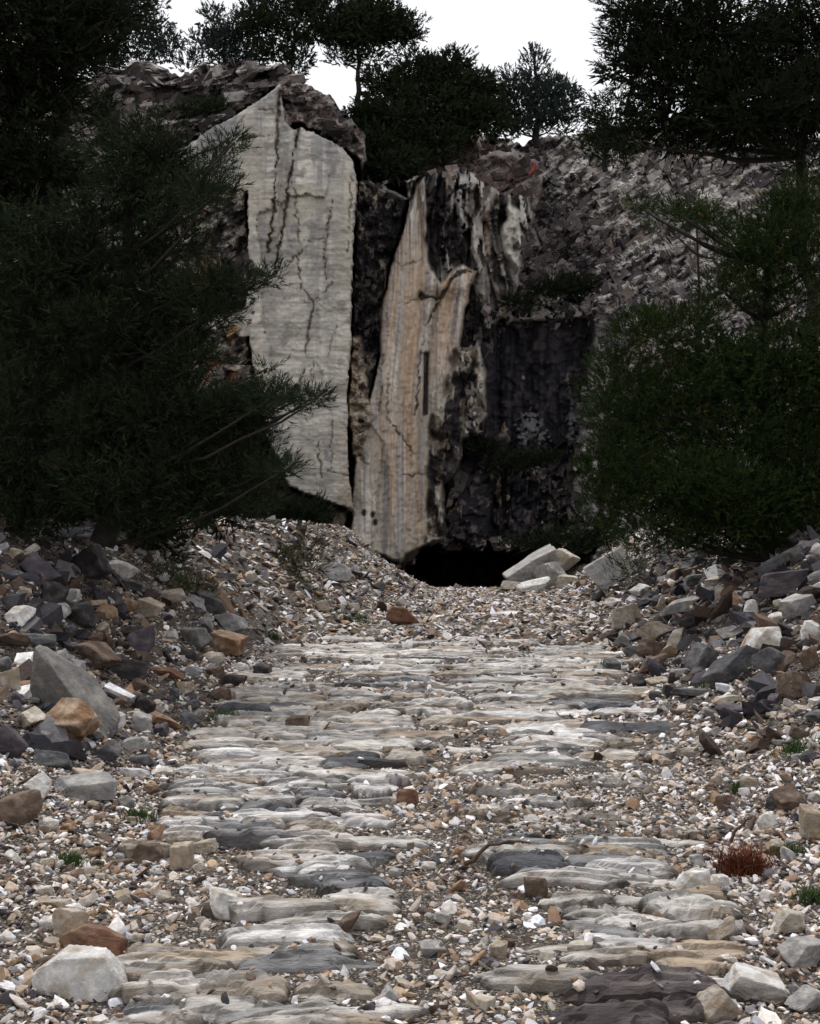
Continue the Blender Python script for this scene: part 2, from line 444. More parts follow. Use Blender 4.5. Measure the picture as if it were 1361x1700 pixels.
# 2 fluted columns between pillar and wall
fl = [(675,300),(715,285),(770,280),(830,318),(885,325),(880,400),(862,450),(850,510),(800,560),(800,690),(745,700),(700,560),(690,440)]
m = soft(sx, sy, fl, 4)
wav = U + 7*np.sin(V*.018 + U*.01) + (V-300)*np.interp(U, [690, 880], [.10, -.08])
fw = fbm(wav*.05, V*.005, None, 2, 71); ff = fbm(wav*.14, V*.012, None, 3, 72)
k1, kg, ki = cells(wav*.045, V*.006, 66)
k2, kg2, ki2 = cells(wav*.10 + .5*fbm(U*.05, V*.05, None, 2, 4), V*.022, 67)
dF = 60.9 - 2.2*(ki-.5) - 1.2*(ki2-.5) - .5*(nB-.5) + .5*ss(.08, 0, kg)
dF = dF + .0036*(560-V)
blk = (.22 + .78*ss(470, 380, V))*ss(.52, .46, ki*.5 + ki2*.25 + .25*fbm(wav*.2, V*.02, None, 3, 79))*.9 + .6*ss(.50, .58, fbm(wav*.075+4, V*.009, None, 4, 73)*.6 + fbm(wav*.22, V*.012, None, 3, 75)*.4)
cF = mixc(arr((.34, .305, .27)), (.48, .445, .40), ss(.4, .7, ki2))
cF = mixc(cF, (.24, .17, .115), ss(.55, .7, fbm(wav*.09, V*.01, None, 3, 74))*.7)
cF = mixc(cF, (.016, .014, .016), np.clip(blk, 0, 1)*.93)
cF = cF*(.75 + .5*fbm(U*.10, V*.06, None, 4, 78))[..., None]
D, C, L = lay(D, C, L, m, dF, cF, 2)
for pi0, (poly, cc, dd) in enumerate([([(845,340),(862,350),(868,400),(862,452),(835,420),(832,390)], (.44,.41,.36), 60.0),
                 ([(760,290),(785,300),(770,350),(775,380),(762,400),(755,330)], (.36,.34,.33), 60.2),
                 ([(690,320),(700,330),(697,362),(675,362),(680,330)], (.40,.38,.36), 59.6)]):
    m = soft(sx, sy, poly, 6); D, C, L = lay(D, C, L, m if pi0 == 0 else m*ss(.36, .48, ff*.5 + nB*.5), dd + 1.0*(nB-.5) - (ff-.5)*1.2, arr(cc)*(.75+.5*nB[..., None]), 2)
for poly in ([(762,440),(790,440),(795,470),(765,475)], [(700,330),(745,340),(770,390),(765,440),(735,450),(722,400)], [(800,560),(765,575),(772,520),(790,470),(800,500)],
             [(815,330),(838,335),(828,400),(835,440),(858,470),(850,510),(820,470),(815,400)]):
    m = soft(wx, sy, poly, 7); D, C, L = lay(D, C, L, m*ss(.36, .50, ff*.6 + nB*.4), 61.5 + 1.4*(nB-.5) - (ff-.5)*1.5, mixc(arr((.014, .012, .014)), (.10, .09, .09), ss(.58, .7, nB)), 2)

# 3 pillar: smooth, vertically striped
pil = [(706,296),(690,310),(680,350),(660,400),(640,470),(630,520),(628,600),(612,670),(600,700),(590,770),(580,830),(572,905),(620,918),(662,936),(700,906),(738,896),(738,790),(742,720),
       (762,690),(754,640),(764,570),(770,520),(780,480),(790,452),(770,440),(745,455),(728,470),(716,450),(706,400),(708,340)]
m = soft(sx, sy, pil, 3)
cxp = np.interp(V, [300, 480, 700, 930], [697, 702, 676, 655])
halfw = np.interp(V, [300, 480, 700, 930], [30, 74, 84, 86])
q = np.clip((U - cxp)/halfw, -1.3, 1.3)
sw = U - cxp*.5 + 5*np.sin(V*.012)
s1 = fbm(sw*.10, V*.004, None, 4, 81); s2 = fbm(sw*.35, V*.006, None, 3, 82)
step = .5*ss(690, 700, U + (fbm(V*.03, V*0, None, 2, 3)-.5)*8)*ss(470, 500, V)*ss(800, 700, V)
p1, pg, pi_ = cells(sw*.028, V*.003 + 3, 68)
p2, pg2, pi2 = cells(sw*.075 + .3*fbm(U*.04, V*.04, None, 2, 6), V*.009, 69)
dP = 57.75 + .6*q*q - .45*(pi_-.5) - .16*(pi2-.5) - .08*(s2-.5) - .16*(nB-.5) + step + np.interp(V, [300, 480, 930], [1.2, .2, -.1])
cP = mixc(arr((.36, .32, .275)), (.49, .45, .395), ss(.42, .62, s1*.6 + pi2*.4))
cP = mixc(cP, (.40, .26, .155), ss(.45, .62, s2*.5 + fbm(sw*.07+7, V*.004, None, 3, 83)*.5)*.8)
cP = mixc(cP, (.20, .185, .19), ss(.58, .70, fbm(sw*.2+3, V*.005, None, 3, 84))*.65)
cP = mixc(cP, (.05, .044, .045), ss(.50, .62, s2)*ss(520, 330, V)*.8)
cP = cP*(.86 + .28*fbm(U*.03, V*.03, None, 4, 86))[..., None]
D, C, L = lay(D, C, L, m, dP, cP, 3)
# broken knobbly right flank of the pillar
m = soft(sx, sy, [(748,580),(800,575),(810,690),(795,720),(770,730),(760,790),(770,850),(738,895),(705,900),(708,800),(712,700),(735,660)], 5)
d4 = 58.9 - 2.4*(nV-.5) - .7*(nB-.5)
c4 = mixc(arr((.20, .165, .13)), (.38, .345, .29), ss(.42, .62, nV)); c4 = mixc(c4, (.03, .025, .027), ss(.52, .60, fbm(U*.07, V*.025, None, 4, 92)))
D, C, L = lay(D, C, L, m, d4, c4, 3)
m = soft(sx, sy, [(712,720),(760,720),(765,800),(770,830),(735,845),(712,790)], 7)*ss(.42, .55, fbm(U*.08, V*.08, None, 4, 95))
C = mixc(C, (.04, .036, .04), m*.85); D = D + m*.4
m = soft(sx, sy, [(738,800),(770,770),(800,720),(845,720),(800,905),(738,895)], 6)
D, C, L = lay(D, C, L, m, 61.6 - 1.0*(i2-.5), mixc(arr((.028, .025, .03)), (.14, .12, .11), ss(.6, .7, nB)), 1)

# 4 dark stained recess between the pale face and the pillar
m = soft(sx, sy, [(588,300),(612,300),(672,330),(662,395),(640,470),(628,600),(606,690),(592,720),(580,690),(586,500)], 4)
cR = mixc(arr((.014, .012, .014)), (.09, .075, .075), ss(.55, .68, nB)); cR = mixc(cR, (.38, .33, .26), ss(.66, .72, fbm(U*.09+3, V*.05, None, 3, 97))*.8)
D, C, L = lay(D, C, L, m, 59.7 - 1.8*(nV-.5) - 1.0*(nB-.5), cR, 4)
m = soft(sx, sy, [(582,560),(600,560),(612,640),(618,690),(600,760),(585,760),(576,690)], 4)
D, C, L = lay(D, C, L, m, 58.1 - 1.2*(nB-.5), mixc(arr((.20, .155, .115)), (.40, .35, .28), ss(.44, .6, nB)), 4)

# 5 rough cap above and left of the pale face
a3, b3 = dip(14, .016, .055)
rc, rg, ri = cells(a3 + .8*fbm(U*.02, V*.02, None, 3, 25), b3 + .8*fbm(U*.02, V*.02, None, 3, 26), 13)
cap = [(-260,80),(150,80),(470,80),(600,190),(604,290),(560,240),(500,214),(465,142),(395,190),(310,240),(300,560),(400,640),(430,900),(-260,1015)]
m = soft(wx, wy, cap, 4)
dC = 59.6 - 1.8*(ri-.5) - 1.2*ridged(a3*2.5, b3*2.5, 4, 44) + .5*ss(.1, 0, rg) - 1.5*(nB-.5)*.5 + np.clip(240-V, 0, 200)*.012
cC = mixc(arr((.085, .068, .062)), (.36, .33, .31), ss(.47, .62, ri*.35 + fbm(a3*4, b3*4, None, 4, 45)*.65))
cC = mixc(cC, (.035, .03, .034), ss(.5, .62, fbm(a3*1.6+5, b3*1.6, None, 3, 46)))
wl = ss(300, 250, U)*ss(.4, .52, nB)
cC = mixc(cC, (.42, .385, .35), wl*.85)
D, C, L = lay(D, C, L, m, dC, cC, 5)
# broken stained rock left of the pale face
m = soft(wx, wy, [(240,300),(330,290),(395,300),(412,312),(414,430),(445,440),(440,470),(415,560),(420,650),(240,680)], 5)
c6 = mixc(arr((.24, .21, .19)), (.40, .36, .30), ss(.48, .6, nB)); c6 = mixc(c6, (.06, .05, .055), ss(.52, .64, fbm(U*.05+2, V*.05, None, 4, 99)))
or_ = soft(wx, wy, [(300,570),(400,590),(425,570),(420,670),(290,680)], 8)
c6 = mixc(c6, (.28, .145, .07), or_*ss(.4, .6, fbm(U*.07, V*.03, None, 3, 101))*.9)
D, C, L = lay(D, C, L, m, 58.5 - 1.6*(nB-.5) - .8*(i2-.5), c6, 5)

m = soft(wx, wy, [(462,128),(530,150),(600,225),(600,300),(585,262),(545,228),(500,208),(474,212)], 5)
D, C, L = lay(D, C, L, m, 58.6 - 1.5*(ri-.5) - 1.2*(nB-.5), mixc(arr((.10, .078, .07)), (.25, .21, .19), ss(.46, .62, hf)), 5)
# 6 pale quarried face
face = [(285,262),(345,215),(395,188),(430,165),(466,138),(474,205),(488,214),(500,210),(540,228),(570,246),(588,270),(592,300),(586,420),(583,560),(577,660),(578,760),
        (585,846),(540,830),(480,808),(440,720),(418,600),(412,560),(350,545),(340,530),(405,520),(412,480),(440,455),(412,430),(410,318),(330,300)]
m = soft(U + (fbm(U*.11, V*.11, None, 4, 15)-.5)*5, V + (fbm(U*.11, V*.11, None, 4, 16)-.5)*5, face, 1.0)
vv_ = V - .16*U + 10*np.sin(U*.014) + 14*(fbm(U*.02, V*.02, None, 3, 119) - .5)
hb = fbm(U*.010, vv_*.10, None, 3, 111)*.5 + fbm(U*.016, vv_*.34, None, 3, 118)*.5
vb = fbm(U*.10, V*.006, None, 4, 112)
f1, fg, fi = cells(U*.016 + .35*fbm(U*.03, V*.03, None, 3, 7), V*.005 + .2*nB, 70)
dA = 57.4 + (590-U)*.004 + .35*(nA-.5) - .40*(fi-.5) - .02*(hb-.5) - .08*(vb-.5) - .06*(nB-.5)
dA = dA - .35*ss(466, 460, sx)*ss(420, 380, V) - .25*ss(540, 546, sx)*ss(300, 330, V)*ss(480, 440, V)
cA = mixc(arr((.315, .292, .255)), (.50, .468, .412), ss(.36, .62, hb)); cA = cA*(.90 + .2*fi[..., None])*(.78 + .44*fbm(U*.018, V*.010, None, 4, 161))[..., None]
cA = mixc(cA, (.22, .215, .22), ss(.46, .66, vb)*(.35 + .45*ss(520, 250, V)))
cA = mixc(cA, (.36, .25, .16), ss(540, 600, U)*ss(560, 760, V)*ss(.42, .6, nV)*.7 + ss(470, 420, U)*ss(520, 600, V)*ss(.45, .6, nV)*.7)
cA = mixc(cA, (.22, .22, .225), ss(330, 230, V)*ss(.42, .6, fbm(U*.08, V*.02, None, 4, 113))*.6)
cA = cA*(.9 + .2*fbm(U*.5, V*.5, None, 2, 116))[..., None]
cA = mixc(cA, (.19, .175, .16), ss(.62, .72, fbm(U*.06 + V*.01, V*.045, None, 5, 117))*.6)
cA = mixc(cA, (.40, .36, .29), ss(.56, .7, fbm(U*.012, V*.012, None, 3, 114))*.5)
D, C, L = lay(D, C, L, m, dA, cA, 6)
# the stained fringe at the right edge of the face
m = soft(sx, sy, [(577,560),(590,560),(590,700),(585,845),(575,760)], 3)
C = mixc(C, (.33, .23, .14), m*.55*ss(.4, .6, nB))
# under the faces: undercut, shadow below the pale face painted in as dark colour
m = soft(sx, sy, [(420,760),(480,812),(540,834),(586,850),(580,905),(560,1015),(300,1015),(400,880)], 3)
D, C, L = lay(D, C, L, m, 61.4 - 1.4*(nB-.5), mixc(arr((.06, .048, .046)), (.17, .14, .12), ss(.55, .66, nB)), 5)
m = soft(sx, sy, [(545,900),(553,850),(575,850),(572,905),(620,922),(662,940),(655,1015),(540,1015)], 3)
D, C, L = lay(D, C, L, m, 59.6 - .8*(nB-.5), mixc(arr((.22, .175, .13)), (.33, .28, .23), ss(.5, .6, nB)), 3)

# cracks: carved fissures with darker brown colour in them
def crack(pts, w, deep, dark=.7, jig=5):
    global D, C
    jx = U + (fbm(U*.12, V*.12, None, 3, int(pts[0][0])) - .5)*jig*2; jy = V + (fbm(U*.12, V*.12, None, 3, int(pts[0][1])+7) - .5)*jig*2
    d = dist_line(jx, jy, pts); wv = w*np.clip(-.35 + 2.0*fbm(U*.06, V*.035, None, 3, int(pts[-1][1])), .12, 2)
    m = ss(1.0, .2, d/wv)*ss(.10, .4, wv/w)
    D = D + m*deep*.6; C = mixc(C, (.10, .082, .07), m*dark); C = mixc(C, (.30, .24, .18), ss(2.6, 1.0, d/wv)*(1-m)*.35)
for pts, w, dp in [([(464,150),(460,250),(455,330),(449,395),(444,420)], 3.6, .6), ([(497,205),(486,262),(479,310),(470,380),(456,440)], 3.8, .6),
                   ([(553,325),(545,380),(538,425),(541,465)], 2.4, .3), ([(493,425),(500,480),(521,500),(513,545),(508,590),(497,660)], 2.4, .3),
                   ([(521,500),(550,470)], 2, .2), ([(583,285),(578,420)], 2.2, .2), ([(527,735),(533,790)], 2.2, .25), ([(551,690),(549,780)], 1.8, .15),
                   ([(546,783),(586,790)], 2.0, .2), ([(520,600),(514,640)], 1.8, .15), ([(400,232),(450,224),(462,222)], 2.0, .2), ([(430,180),(463,188)], 2, .2),
                   ([(634,684),(660,716),(687,753)], 2.6, .3), ([(595,756),(612,770)], 2.6, .3), ([(640,790),(700,788),(738,784)], 2.2, .25),
                   ([(735,490),(706,540),(697,600),(690,690)], 3.6, .5), ([(792,448),(756,456),(736,488),(724,497),(698,491)], 4.4, .8), ([(660,505),(720,492)], 1.6, .15),
                   ([(655,435),(668,445),(700,430)], 1.8, .15), ([(710,800),(716,850),(722,890)], 2.4, .3), ([(486,300),(500,420),(470,440)], 1.8, .2),
                   ([(480,395),(510,400),(540,398)], 1.4, .12), ([(440,490),(520,500),(584,520)], 1.3, .1), ([(560,540),(545,590)], 1.6, .12),
                   ([(628,520),(634,600),(630,690)], 2.6, .3), ([(640,480),(646,600),(640,700)], 1.6, .15)]:
    crack(pts, w, dp)
m = soft(U, V, [(703,585),(711,585),(709,688),(702,690)], 1.5); D = D + m*.8; C = mixc(C, (.05, .045, .05), m*.7)   # cut groove
# dark holes at the foot of the pillar
for hx, hy in ((604, 852), (619, 855), (622, 868)):
    q = ss(1.2, .5, np.hypot((U-hx)/4, (V-hy)/6)); D = D + q*.4; C = mixc(C, (.06, .05, .05), q*.8)

# broken pale and rusty patches along the main fissure
for hx, hy, rx, ry in ((462, 385, 9, 14), (455, 400, 8, 12), (486, 398, 10, 4), (452, 345, 5, 18), (472, 300, 6, 20)):
    q = ss(1.2, .7, np.hypot((sx-hx)/rx, (sy-hy)/ry) + (nB-.5)*1.2)
    D = D - .25*q*(hf-.3); C = mixc(C, (.34, .27, .21), q*.6*ss(.4, .6, hf))
# 7 cave mouth, its darkness also put into the near-black rock colour
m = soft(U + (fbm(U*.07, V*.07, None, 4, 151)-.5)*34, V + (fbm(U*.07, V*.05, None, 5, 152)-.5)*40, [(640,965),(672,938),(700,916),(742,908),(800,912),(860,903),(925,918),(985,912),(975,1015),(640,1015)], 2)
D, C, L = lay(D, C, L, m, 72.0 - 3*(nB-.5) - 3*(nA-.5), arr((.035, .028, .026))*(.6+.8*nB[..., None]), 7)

DD, CC = D.copy(), C.copy()
# general fine relief, then the back of the plateau
D = D + (fbm(U*.22, V*.22, None, 3, 131) - .5)*.12
P = at(U, V, D)
back = P[0:1].copy(); back[..., 1] += 35; back[..., 2] -= 1.0; P = np.concatenate([back, P]); C = np.concatenate([C[:1], C]); L = np.concatenate([L[:1], L])
Ff = grid_faces(*P.shape[:2]); Ff = Ff[:, ::-1]
Pv, Cv, Lv = P.reshape(-1, 3), C.reshape(-1, 3), L.ravel()
lab = Lv[Ff].max(1)
cliff = bpy.data.objects.new('cliff', None); COL.objects.link(cliff); cliff.location = (0, 0, 0)
tag(cliff, 'tall marble quarry cliff closing the end of the path', kind='structure')
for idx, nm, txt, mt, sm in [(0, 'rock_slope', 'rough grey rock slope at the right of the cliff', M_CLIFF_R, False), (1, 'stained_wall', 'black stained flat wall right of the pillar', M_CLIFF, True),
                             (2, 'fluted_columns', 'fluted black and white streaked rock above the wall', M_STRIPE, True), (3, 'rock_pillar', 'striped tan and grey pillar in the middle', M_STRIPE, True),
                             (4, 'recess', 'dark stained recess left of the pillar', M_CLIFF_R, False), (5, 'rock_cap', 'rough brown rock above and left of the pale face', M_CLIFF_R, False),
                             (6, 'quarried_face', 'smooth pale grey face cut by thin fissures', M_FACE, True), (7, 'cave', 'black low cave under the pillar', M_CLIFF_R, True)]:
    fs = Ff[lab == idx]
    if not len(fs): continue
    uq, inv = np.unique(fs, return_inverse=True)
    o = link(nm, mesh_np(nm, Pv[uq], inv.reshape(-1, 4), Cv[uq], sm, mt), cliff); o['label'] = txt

# angular blocks standing proud of the rough parts
CUBE = np.array([(a, b, c) for a in (-1, 1) for b in (-1, 1) for c in (-1, 1)], float)
CUBE_F = np.array([(0,1,3),(0,3,2),(4,6,7),(4,7,5),(0,4,5),(0,5,1),(2,3,7),(2,7,6),(0,2,6),(0,6,4),(1,5,7),(1,7,3)])
def blocks(name, txt, poly, n, s0, s1, asp, deg, sink, cols, seed, gate=None):
    rs = np.random.RandomState(seed); V_, F_, C_, base = [], [], [], 0
    xs = [p[0] for p in poly]; yy = [p[1] for p in poly]; k = 0
    while k < n:
        px = rs.uniform(min(xs), max(xs)); py = rs.uniform(min(yy), max(yy))
        if not inpoly(np.array([px]), np.array([py]), poly)[0]: continue
        k += 1
        iu = int(np.clip(np.searchsorted(px1, px), 0, len(px1)-1)); t0 = (py - top[iu])/(1015 - top[iu]); iv = int(np.clip(t0*(NV-1), 0, NV-1))
        d0 = DD[iv, iu]; kk = d0/F; s = (s0 + (s1-s0)*rs.rand()**2.2)*kk*.5
        v = CUBE*rs.uniform(.45, 1.1, (8, 3)) + rs.normal(0, .08, (8, 3)); f = CUBE_F
        tw_ = rs.uniform(-.7, .7); ct, st_ = math.cos(tw_), math.sin(tw_)
        v = v*np.array([s, s*rs.uniform(.6, .9), s*rs.uniform(asp*.7, asp*1.3)])
        v = np.stack([v[:, 0]*ct - v[:, 1]*st_, v[:, 0]*st_ + v[:, 1]*ct, v[:, 2]], -1)
        v = rot_y(v, deg + rs.normal(0, 14))
        p = at(px, py, d0 + sink*s)
        c = np.asarray(cols[rs.randint(len(cols))])*rs.uniform(.75, 1.15)*float(np.clip(.2 + 1.5*fbm(np.array([px*.013]), np.array([py*.02]), None, 4, 171)[0], .3, 1.3))
        V_.append(v + p); F_.append(f + base); base += len(v); C_.append(np.ones((len(v), 1))*c)
    o = link(name, mesh_np(name, np.concatenate(V_), np.concatenate(F_), np.concatenate(C_), False, M_CLIFF_R), cliff)
    tag(o, txt, kind='stuff')
GRS = [(.22,.19,.185), (.38,.35,.325), (.16,.135,.135), (.09,.075,.078), (.22,.17,.14), (.11,.092,.097)]
blocks('broken_rock', 'broken rock over the slope', [(880,330),(930,250),(1000,215),(1361,235),(1400,420),(1300,560),(1050,570),(1000,500),(930,480),(860,460)], 1300, 6, 40, .7, 33, 1.0, GRS, 501)
blocks('broken_rock', 'pale broken rock along the top of the slope', [(930,250),(1000,215),(1361,240),(1380,340),(1200,350),(1000,340)], 420, 6, 32, .75, 25, .9, [(.52,.49,.45), (.42,.39,.36), (.34,.28,.22), (.2,.17,.16)], 502)
blocks('broken_rock', 'dark broken rock in the gully', [(870,350),(960,330),(1040,410),(1000,490),(850,500)], 420, 6, 36, .65, 36, .95, [(.05,.04,.043), (.09,.072,.075), (.14,.115,.11), (.24,.21,.2)], 503)
blocks('broken_rock', 'broken rock on the ledge and foot of the black wall', [(740,800),(800,730),(860,760),(985,740),(985,890),(740,895)], 130, 8, 40, .6, 84, .75, [(.03,.026,.03), (.02,.018,.02), (.06,.052,.05), (.12,.10,.095), (.30,.27,.23)], 504)
blocks('broken_rock', 'pale rock along the ledge', [(800,515),(870,490),(1000,480),(1040,470),(1000,520),(900,530)], 80, 7, 24, .5, 10, .2, [(.42,.39,.36), (.30,.27,.25), (.10,.085,.08)], 505)
blocks('broken_rock', 'broken flank of the pillar', [(762,560),(808,570),(812,690),(770,735),(765,850),(740,895),(728,880),(735,720)], 80, 8, 40, .38, 87, .75, [(.30,.26,.21), (.22,.17,.13), (.05,.042,.042), (.10,.08,.07), (.03,.026,.028)], 506)
blocks('broken_rock', 'broken rock of the brown cap', [(150,135),(300,122),(470,116),(590,215),(570,235),(465,140),(390,190),(300,235),(150,300)], 420, 7, 46, .5, 14, .6, [(.085,.066,.060), (.14,.118,.11), (.30,.27,.25), (.045,.037,.037), (.07,.055,.052)], 507)
blocks('broken_rock', 'broken rock in the dark recess', [(592,310),(665,335),(640,470),(622,620),(600,740),(585,700)], 75, 8, 40, .45, 84, .8, [(.020,.017,.019), (.035,.03,.032), (.06,.05,.05), (.16,.13,.11)], 508)
blocks('broken_rock', 'broken rock left of the pale face', [(300,300),(400,310),(415,430),(440,450),(415,540),(410,640),(290,640)], 110, 8, 34, .6, 60, .2, [(.36,.32,.27), (.24,.2,.17), (.10,.085,.08), (.27,.16,.09)], 509)
blocks('broken_rock', 'rock at the right rim of the black wall', [(955,690),(985,600),(1040,500),(1060,560),(1000,700),(990,890),(950,890)], 90, 8, 34, .7, 75, .2, [(.20,.18,.185), (.36,.33,.30), (.1,.085,.09)], 510)
blocks('broken_rock', 'brown rock knob behind the columns', [(690,200),(745,188),(800,245),(900,255),(892,338),(830,320),(770,296),(700,294)], 200, 7, 34, .7, 20, .6, [(.10,.07,.063), (.15,.105,.09), (.20,.16,.145), (.06,.045,.043)], 511)
blocks('broken_rock', 'broken rim of the black wall', [(770,520),(830,505),(1000,500),(1000,540),(840,545),(800,600),(800,720),(770,720)], 130, 7, 36, .7, 70, .6, [(.05,.042,.045), (.16,.135,.13), (.30,.27,.25), (.025,.022,.025)], 512)
blocks('broken_rock', 'rubble choking the cave mouth and the foot of the wall', [(650,935),(700,905),(985,885),(985,935),(860,925),(740,918)], 150, 7, 34, .6, 10, .4, [(.05,.042,.04), (.10,.082,.075), (.025,.022,.022), (.2,.17,.15)], 513)

# ------------------------------------------------------------------ paving stones, each a part of the path
RX0, RY0, RS = -4.0, 3.0, .02
raster = np.full((int(24/RS), int(9/RS)), -9.0)               # height of the highest stone over each 2 cm cell
def stamp(x, y, z):
    i = ((y - RY0)/RS).astype(int); j = ((x - RX0)/RS).astype(int)
    ok = (i >= 0) & (i < raster.shape[0]) & (j >= 0) & (j < raster.shape[1])
    np.maximum.at(raster, (i[ok], j[ok]), z[ok])
def stone_top(x, y):
    i = ((y - RY0)/RS).astype(int); j = ((x - RX0)/RS).astype(int)
    ok = (i >= 0) & (i < raster.shape[0]) & (j >= 0) & (j < raster.shape[1])
    r = np.full(x.shape, -9.0); r[ok] = raster[i[ok], j[ok]]; return r

def paving_stone(x, y, L, d, hgt, ang, kind, rs, near):
    nu, nv = (30, 16) if near else (18, 9)
    u = np.sin(np.linspace(-1, 1, nu)*math.pi/2*.97); v = np.linspace(-1, 1, nv)
    uu, vv = np.meshgrid(u, v, indexing='ij')
    o = rs.uniform(0, 99)
    p = rs.uniform(2.5, 9); tl = rs.uniform(-.012, .022)
    wid = np.clip(1 - np.abs(uu)**p*rs.uniform(.45, .85), .1, 1)*(.42 + 1.1*fbm(uu*5.5+o, np.sign(vv)*2+o, None, 5, 1, .6))
    mid = .55*(fbm(uu*1.5+o, uu*0+o+9, None, 3, 2) - .5)
    X = uu*L/2*(1 + .5*(fbm(vv*2.4+o, np.sign(uu)+uu*.3, None, 3, 3)-.5)); Y = (vv*wid + mid)*d/2
    dome = (1 - np.abs(vv)**4.0)*(1 - np.abs(uu)**6)
    rip = ridged(X*2.2+o, Y*13+o, 4, 4) - .5
    lump = fbm(X*4+o, Y*6+o, None, 3, 5) - .5
    lay_ = fbm(X*2.6+o, Y*10+o, None, 4, 14)*5.0              # schist layers: flat treads with small ragged steps
    lay_ = np.floor(lay_) + ss(.0, .22, lay_ - np.floor(lay_))
    Z = hgt*(dome**.22) + tl*vv + (.019*(lay_ - 2.5) + .012*rip + .030*lump)*np.clip(dome*2.5, 0, 1) - .045*(1 - dome**.4)
    edge = (np.abs(uu) > .985) | (np.abs(vv) > .985)
    Z = np.where(edge, -.09, Z)
    a, b = [np.array(c) for c in PAVCOL[kind]]
    n1 = fbm(X*2.2+o, Y*9+o, None, 4, 6); n2 = fbm(X*5+o, Y*5, None, 3, 7)
    t = ss(.44, .64, n1)[..., None]
    c = (a*(1-t) + b*t)*(.80 + .44*n2[..., None])*rs.uniform(.82, 1.12)
    # dirt round the rim; crevice shade in the hollows painted into the colour
    dirt_shade = np.clip(ss(.02, -.25, rip)*.55 + ss(.3, .05, np.abs(fbm(X*2.6+o, Y*10+o, None, 4, 14)*5.0 % 1.0 - .06)*2)*.5 + ss(.55, .12, dome)*.8, 0, .9)[..., None]
    c = c*(1-dirt_shade) + np.array([.085, .064, .048])*(.7 + .6*n2[..., None])*dirt_shade
    ca, sa = math.cos(ang), math.sin(ang)
    Xr, Yr = X*ca - Y*sa, X*sa + Y*ca
    wx_, wy_ = x + Xr, y + Yr
    z0 = float(ground_h(np.array([x]), np.array([y]))[0])
    Zg = .6*ground_h(wx_, wy_) + .4*z0 + Z
    stamp(wx_.ravel(), wy_.ravel(), Zg.ravel())
    for du in (-.012, .012):
        stamp(wx_.ravel()+du, wy_.ravel()+du, Zg.ravel()-.004)
    vv_ = np.stack([wx_ - x, wy_ - y, Zg - z0], -1).reshape(-1, 3)
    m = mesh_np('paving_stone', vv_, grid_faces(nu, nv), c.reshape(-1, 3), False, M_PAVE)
    o_ = link('paving_stone', m, path, (x, y, z0))
    return o_

PAVCOL = dict(pale=((.60,.565,.525), (.40,.34,.275)), white=((.76,.735,.715), (.55,.49,.43)), tan=((.42,.335,.25), (.57,.53,.485)),
              grey=((.32,.315,.31), (.54,.52,.48)), blue=((.095,.098,.108), (.26,.255,.255)), dark=((.085,.068,.070), (.22,.19,.18)))
BLUE = [(430,1400,70),(550,1467,90),(890,1396,110),(480,1335,90),(530,1325,50),(610,1265,60),(400,1350,60),(900,1440,50),(310,1610,30),(495,1590,50),(640,1135,60),(990,1165,50),
        (960,1245,60),(560,1275,40),(350,1580,20)]
prs = np.random.RandomState(41)
cands = []
y = 3.9
while y < 24.5:
    d = prs.uniform(.085, .21)*(1 + .032*(y-4))
    x = float(xl(np.array(y))) - .1 + prs.uniform(-.2, .15)
    while x < float(xr(np.array(y))) + .1:
        L = prs.uniform(.26, .66)*(1 + .06*(y-4))
        if prs.rand() < .2: L *= .55
        xc = x + L/2; yc = y + d/2 + prs.uniform(-.05, .05)
        x += L*.97 + (prs.uniform(-.03, .03) if prs.rand() < .8 else prs.uniform(.08, .3))
        gz0 = float(ground_h(np.array([xc]), np.array([yc]))[0])
        qx, qy = to_px(xc, yc, gz0 + .03)
        inside = inpoly(np.array([qx]), np.array([qy]), LANE_A)[0] or inpoly(np.array([qx]), np.array([qy]), LANE_B)[0]
        if qy < 1075 and prs.rand() < .45: continue
        bury = float(fbm(np.array([xc*.75]), np.array([yc*.45]), None, 3, 222)[0])
        keep = (.97 if bury > .44 or qy > 1340 or (qx < 620 and qy > 1180) else .30)*(.55 if 640 < qx < 860 and qy > 1095 else 1) if inside else .05
        if qy > 1730 or prs.rand() > keep: continue
        cands.append((xc, yc, L, d*prs.uniform(.85, 1.25), qx, qy))
    y += d*.74
cands.sort(key=lambda c: -c[2]*c[3]/c[1]**3)
rest_v, rest_f, rest_c, rest_n = [], [], [], 0
for ci_, (xc, yc, L, d, qx, qy) in enumerate(cands):
    k = prs.choice(['pale', 'white', 'tan', 'grey', 'blue'], p=[.42, .30, .13, .11, .04])
    for bx0, by0, br in BLUE:
        if abs(qx-bx0) < br*.75 and abs(qy-by0) < max(7, br*.15): k = 'blue'
    if 1010 < qx < 1210 and qy > 1615: k = 'dark'
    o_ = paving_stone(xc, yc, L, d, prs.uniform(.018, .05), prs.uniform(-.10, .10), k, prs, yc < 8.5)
    if ci_ >= 300:                      # the smallest, far ones: joined
        me = o_.data; n_ = len(me.vertices)
        co = np.empty(n_*3, np.float32); me.vertices.foreach_get('co', co)
        cl_ = np.empty(n_*4, np.float32); me.attributes['tint'].data.foreach_get('color', cl_)
        fi = np.empty(len(me.loops), np.int32); me.loops.foreach_get('vertex_index', fi)
        rest_v.append(co.reshape(-1, 3) + np.array(o_.location)); rest_c.append(cl_.reshape(-1, 4)[:, :3]); rest_f.append(fi.reshape(-1, 4) + rest_n); rest_n += n_
        bpy.data.objects.remove(o_); bpy.data.meshes.remove(me)
if rest_v:
    ro = link('paving', mesh_np('paving', np.concatenate(rest_v), np.concatenate(rest_f), np.concatenate(rest_c), True, M_PAVE), path)
    tag(ro, kind='stuff')

